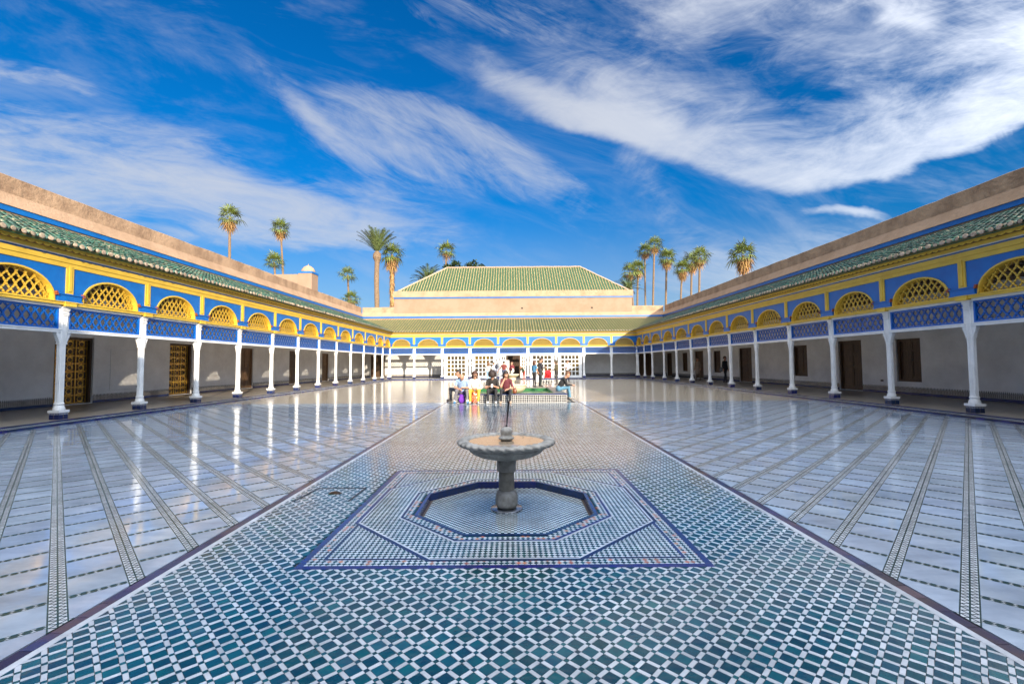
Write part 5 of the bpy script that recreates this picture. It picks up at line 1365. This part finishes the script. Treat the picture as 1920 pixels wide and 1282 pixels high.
# the four on the front edge
r1, hd, up = person('seated bald man in light blue shirt and grey trousers looking down', seat_at(868), PI, 'sit', 1.74, (.30, .42, .62), (.17, .16, .18), (.05, .20, .42), hairstyle='bald', lean=.42, bow=.75, sleeve='short', wide=1.12, res=.0145,
    arms=(((-.24, .20, .16), (-.04, .34, .17)), ((.26, .20, .16), (.06, .36, .10))), feet=((-.22, .50), (.26, .46)), kneeout=.20, sock=(.75, .75, .75), group=GRP_S)
r2, hd2, up = person('seated woman in white blouse, sunglasses and yellow trousers', seat_at(891), PI, 'sit', 1.66, (.72, .68, .60), (.72, .50, .055), (.62, .56, .48), (.075, .028, .014), 'bob', .20, .12, 0, 'long', res=.0145,
    arms=(((-.25, .14, .14), (-.05, .34, .13)), ((.25, .14, .14), (.05, .34, .13))), feet=((-.15, .46), (.15, .46)), kneeout=.17, group=GRP_S)
b = MB(); p = hd2(0, .105, .128); b.box(p[0] - .065, p[0] - .006, p[1] - .006, p[1] + .012, p[2] - .020, p[2] + .020); b.box(p[0] + .006, p[0] + .065, p[1] - .006, p[1] + .012, p[2] - .020, p[2] + .020); b.box(p[0] - .006, p[0] + .006, p[1], p[1] + .008, p[2] + .004, p[2] + .012)
for s in (-1, 1): b.box(p[0] + s * .068 - .003, p[0] + s * .068 + .003, p[1] - .09, p[1] + .006, p[2], p[2] + .01)
b.build('sunglasses', blackm, r2)
r3, hd3, up = person('seated person with big curly hair in black t-shirt looking at a phone', seat_at(923.5), PI, 'sit', 1.70, (.028, .026, .026), (.030, .030, .034), (.75, .74, .72), (.030, .014, .009), 'afro', .26, .55, 0, 'short', res=.0145,
    arms=(((-.24, .16, .14), (-.05, .36, .22)), ((.24, .16, .14), (.05, .36, .22))), feet=((-.14, .45), (.16, .46)), kneeout=.15, group=GRP_S)
r4, hd4, up = person('seated woman with long dark hair in maroon top resting chin on hand', seat_at(949), PI, 'sit', 1.68, (.13, .025, .035), (.028, .029, .036), (.55, .36, .25), (.028, .014, .009), 'long', .26, .10, .25, 'short', res=.0145,
    arms=(((.20, .26, .20), (.07, .26, .46))[::1], ((.26, .16, .14), (.02, .38, .08))) if False else (((-.26, .16, .14), (-.02, .38, .08)), ((.19, .27, .20), (.07, .22, .47))), feet=((-.16, .47), (.20, .45)), kneeout=.17, group=GRP_S)
# behind the bald man, on the left rim
person('dark haired person in black jacket sitting with back turned on the left pool edge', (PX0 + .02, 18.7, 0), PI / 2 + .2, 'sit', 1.72, (.020, .020, .022), (.04, .045, .06), lean=.1, feet=((-.12, .44), (.12, .44)), group=GRP_S)
# man on the right edge, facing right
p = G(1046, 735); person('man in black jacket and jeans sitting sideways on the right pool edge', (PX1 - .14, 19.4, 0), -PI / 2, 'sit', 1.76, (.022, .021, .022), (.10, .24, .36), (.30, .28, .26), (.16, .075, .035), 'short', .55, .05, 0, 'long',
    arms=(((-.20, .34, .16), (-.06, .58, .14)), ((.20, .34, .16), (.06, .60, .14))), feet=((-.10, .48), (.10, .52)), kneeout=.11, group=GRP_S)
def at(px, py): q = G(px, py); return (q.x, q.y, 0)
person('woman in grey jumper and pale jeans with her back turned', at(916, 718), .1, 'stand', 1.62, (.42, .41, .40), (.22, .36, .50), (.5, .5, .5), (.20, .10, .045), 'bob', arms=(((-.26, .0, .28), (-.25, .05, .02)), ((.30, .05, .26), (.50, .10, .05))), group=GRP_T)
rb, hb_, ub_ = person('person in pale blue shirt and dark backpack bending forward by the board', at(929, 715.5), .5, 'stand', 1.70, (.38, .42, .55), (.12, .12, .14), hair=(.10, .07, .05), lean=.35, bow=.4, group=GRP_T)
person('man in maroon jumper and jeans with his back turned', at(945, 714.5), -.15, 'stand', 1.72, (.17, .032, .030), (.06, .09, .16), wide=1.1, arms=(((-.30, .04, .26), (-.50, .10, .04)), ((.28, .0, .24), (.26, .06, -.02))), group=GRP_T)
person('woman in burgundy top with a white scarf near the open door', at(960, 714), 2.6, 'stand', 1.66, (.20, .028, .040), (.05, .05, .06), hair=(.14, .06, .03), hairstyle='long', arms=(((-.24, .05, .24), (-.16, .22, .26)), ((.26, .0, .24), (.28, .10, .05))), group=GRP_T)
person('stooping person in dark green jacket and red skirt beside the open door', at(982.5, 712.5), 2.3, 'stand', 1.45, (.045, .065, .035), (.36, .06, .035), (.4, .3, .25), (.22, .10, .05), 'bob', .75, .35, arms=(((-.2, .3, .2), (-.1, .4, -.05)), ((.2, .3, .2), (.1, .42, -.05))), group=GRP_T)
r10, h10, u10 = person('long haired woman in blue shirt and black trousers', at(1002, 725.5), -.9, 'stand', 1.68, (.055, .19, .34), (.045, .043, .046), (.03, .03, .03), (.11, .045, .024), 'long', sleeve='short', arms=(((-.24, .02, .20), (-.16, .20, .0)), ((.24, .02, .20), (.18, .20, .02))), group=GRP_T)
person('tall man in charcoal coat with maroon trim looking at a phone', at(1013, 724.5), -1.2, 'stand', 1.86, (.050, .046, .056), (.035, .045, .045), (.03, .025, .02), (.045, .022, .015), 'short', 0, .35, arms=(((-.25, .05, .22), (-.08, .32, .24)), ((.25, .05, .22), (.08, .32, .24))), long_top=.12, group=GRP_T)
person('person in hooded olive jacket facing left behind the seated man', at(1044, 721), 1.3, 'stand', 1.72, (.085, .068, .030), (.05, .045, .04), hair=(.075, .055, .026), hairstyle='hood', bow=.35, arms=(((-.24, .05, .22), (-.1, .28, .12)), ((.24, .05, .22), (.1, .28, .12))), group=GRP_T)
person('guard in white shirt, black cap and dark trousers', at(1064.5, 717), PI - .5, 'stand', 1.74, (.72, .72, .72), (.030, .030, .036), (.05, .03, .02), hairstyle='cap', cap=(.012, .012, .012), arms=(((-.24, .05, .22), (.02, .24, .22)), ((.24, .05, .22), (-.02, .25, .24))), group=GRP_T)
def atg(px, py): q = G(px, py, GZ); return (q.x, q.y, GZ)
person('man in loose tan clothes walking under the right arcade', atg(1309, 713), PI / 2 + .6, 'stand', 1.74, (.24, .175, .125), (.22, .16, .115), (.08, .05, .03), step=.12, long_top=.35, group='walkers under the right arcade')
person('dark dressed walker with a bag under the right arcade', atg(1360, 717), PI + .5, 'stand', 1.76, (.030, .032, .040), (.022, .023, .028), hair=(.02, .015, .012), step=.16, group='walkers under the right arcade')

# things the visitors carry
def soft_bag(name, label, cat, loc, s, mat, strap=True, lump=.12, rz=0.0):
    b = MB(); n, m_ = 16, 9; rr = random.Random(len(label))
    for i in range(m_):
        f = i / (m_ - 1); prof = (math.sin(PI * min(1, .12 + .80 * (1 - f))) ** .6) * (1 - .45 * f)
        for j in range(n):
            t = 2 * PI * j / n; w_ = 1 + rr.uniform(-lump, lump); c, sn = math.cos(t), math.sin(t)
            b.v.append((s[0] * prof * math.copysign(abs(c) ** .7, c) * w_, s[1] * prof * math.copysign(abs(sn) ** .7, sn) * w_, s[2] * f))
    for i in range(m_ - 1):
        for j in range(n): a_, c = i * n + j, i * n + (j + 1) % n; b.f.append((a_, c, c + n, a_ + n)); b.m.append(0)
    b.f.append(tuple(n - 1 - j for j in range(n))); b.m.append(0); b.f.append(tuple((m_ - 1) * n + j for j in range(n))); b.m.append(0)
    root = thing(name, label, cat, loc, rz); b.build('bag_body', mat, root, True)
    if strap: q = MB(); q.tube([(s[0] * .5 * math.cos(t), 0, s[2] * .92 + s[2] * .38 * math.sin(t)) for t in np.linspace(0, PI, 9)], .011, 6); q.build('strap', mat, root, True)
    return root
q = G(866, 755.5); soft_bag('shopping_bag', 'purple cloth bag on the floor between the bald man and the woman', 'bag', (q.x, q.y, .004), (.17, .11, .34), fab((.16, .03, .42)), rz=.5)
q = G(891, 756); soft_bag('backpack', 'orange red patterned bag standing between the feet of the woman in yellow', 'bag', (q.x, q.y, .004), (.19, .14, .42), M('orange_print', (.62, .10, .035), .8, (.80, .70, .60), 16, .55, .60))
q = seat_at(965); soft_bag('handbag', 'brown leather handbag on the pool edge beside the woman in maroon', 'bag', (q[0], SY + .06, PZ + .004), (.11, .08, .22), M('brown_leather', (.20, .06, .025), .4, var=.4))
# phone
o = MB(); o.box(-.036, .036, -.004, .004, -.075, .075); o.box(-.031, .031, .004, .0055, -.062, .064, 1); ph = o.build('phone', [white, M('phone_screen', (.02, .03, .05), .1)])
tag(ph, 'white phone held in both hands by the curly haired person', 'phone'); sx_, sy_, _ = seat_at(923.5); ph.location = (sx_ , sy_ - .36 - .075, .34 + .095 + .235); ph.rotation_euler = (R(-35), 0, 0)
q = at(929, 715.5); soft_bag('backpack', 'dark backpack on the back of the person in pale blue', 'backpack', (q[0] + .10 - .02, q[1] + .03, 1.06), (.17, .11, .42), fab((.025, .028, .045)), False, .05, .5)
q = at(1002, 725.5); o = soft_bag('shoulder_bag', 'pale grey cloth bag hanging at the hip of the woman in blue', 'bag', (q[0] + .17, q[1] - .18, .22), (.12, .07, .62), fab((.50, .47, .46)), False)
q = at(960, 714); soft_bag('tote_bag', 'white tote hanging from the woman in burgundy', 'bag', (q[0] + .10, q[1] - .24, .75), (.13, .07, .34), fab((.70, .66, .60)), False)
q = atg(1360, 717); soft_bag('shoulder_bag', 'grey bag hanging from the dark dressed walker', 'bag', (q[0] - .28, q[1] - .05, .85), (.13, .08, .34), fab((.16, .17, .19)), False)

# stroller
q = at(1027, 718); st = thing('stroller', 'red pushchair with black frame parked by the glazed screen', 'stroller', q, -.5)
b = MB(); red = fab((.55, .02, .025))
for s in (-1, 1):
    b.tube([(s * .22, -.30, .12), (s * .22, .02, .45), (s * .22, .38, 1.00), (s * .20, .46, 1.06)], .012, 6); b.tube([(s * .22, .30, .12), (s * .22, .02, .45), (s * .22, -.18, .60)], .012, 6)
b.tube([(-.20, .46, 1.06), (0, .48, 1.08), (.20, .46, 1.06)], .016, 6); b.tube([(-.22, .30, .12), (.22, .30, .12)], .010, 6); b.tube([(-.22, -.30, .12), (.22, -.30, .12)], .010, 6); b.build('frame', blackm, st)
b = MB(); pr = [(-.24, .50), (-.20, .40), (.12, .38), (.30, .86), (.25, .88), (.08, .46), (-.17, .47)]
i0 = 0; b.v = [(x, y, z) for x in (-.20, .20) for y, z in pr]; n = len(pr)
for k in range(n): b.f.append((k, (k + 1) % n, n + (k + 1) % n, n + k)); b.m.append(0)
for x0 in (0, n): b.f.append(tuple(x0 + k for k in range(n))); b.m.append(0)
for s in (-1, 1): b.box(s * .20 - .01, s * .20 + .01, -.15, .22, .42, .62)
b.build('seat', red, st)
b = MB(); n = 8
for k in range(n): 
    t0, t1 = R(-10 + 100 * k / n), R(-10 + 100 * (k + 1) / n)
    b.poly([(-.21, .26 - .34 * math.sin(t0), .70 + .30 * math.cos(t0)), (.21, .26 - .34 * math.sin(t0), .70 + .30 * math.cos(t0)), (.21, .26 - .34 * math.sin(t1), .70 + .30 * math.cos(t1)), (-.21, .26 - .34 * math.sin(t1), .70 + .30 * math.cos(t1))])
b.build('hood', red, st)
for x in (-.22, .22):
    for y in (-.30, .30):
        b = MB(); b.lathe([(.06, -.02), (.09, -.018), (.095, 0), (.09, .018), (.06, .02)], 16); b.v = [(z_, y_, x_ ) for x_, y_, z_ in b.v]; o = b.build('wheel', blackm, st); o.location = (x, y, .096)
# information board
q = G(946, 711.5); bd = thing('information_board', 'white framed information board on legs in front of the open door', 'sign', (q.x, q.y, 0), .05)
b = MB(); b.box(-.42, .42, -.02, .02, .55, 1.80); b.build('panel', M('printed_board', (.62, .58, .52), .5, (.40, .36, .33), 3.2, .5, .56), bd)
b = MB()
for x0_, x1_, z0_, z1_ in ((-.46, -.42, .5, 1.84), (.42, .46, .5, 1.84), (-.42, .42, 1.80, 1.84), (-.42, .42, .5, .55)): b.box(x0_, x1_, -.03, .03, z0_, z1_)
b.build('frame', white, bd)
for x in (-.44, .44): b = MB(); b.box(x - .02, x + .02, -.02, .02, .03, .5); b.box(x - .025, x + .025, -.25, .25, 0, .03); b.build('leg', white, bd)

# step blocks in front of the open door
b = MB(); b.box(-.95, .95, 0, .34, 0, .07); b.box(-.9, .9, .12, .34, .07, .128); o = b.build('door_step', M('dark_step_tile', (.05, .048, .06), .3, var=.4)); o.location = (0.1, YF - KF - .345, .002); tag(o, 'low dark tiled double step up to the open door of the far arcade', 'step')
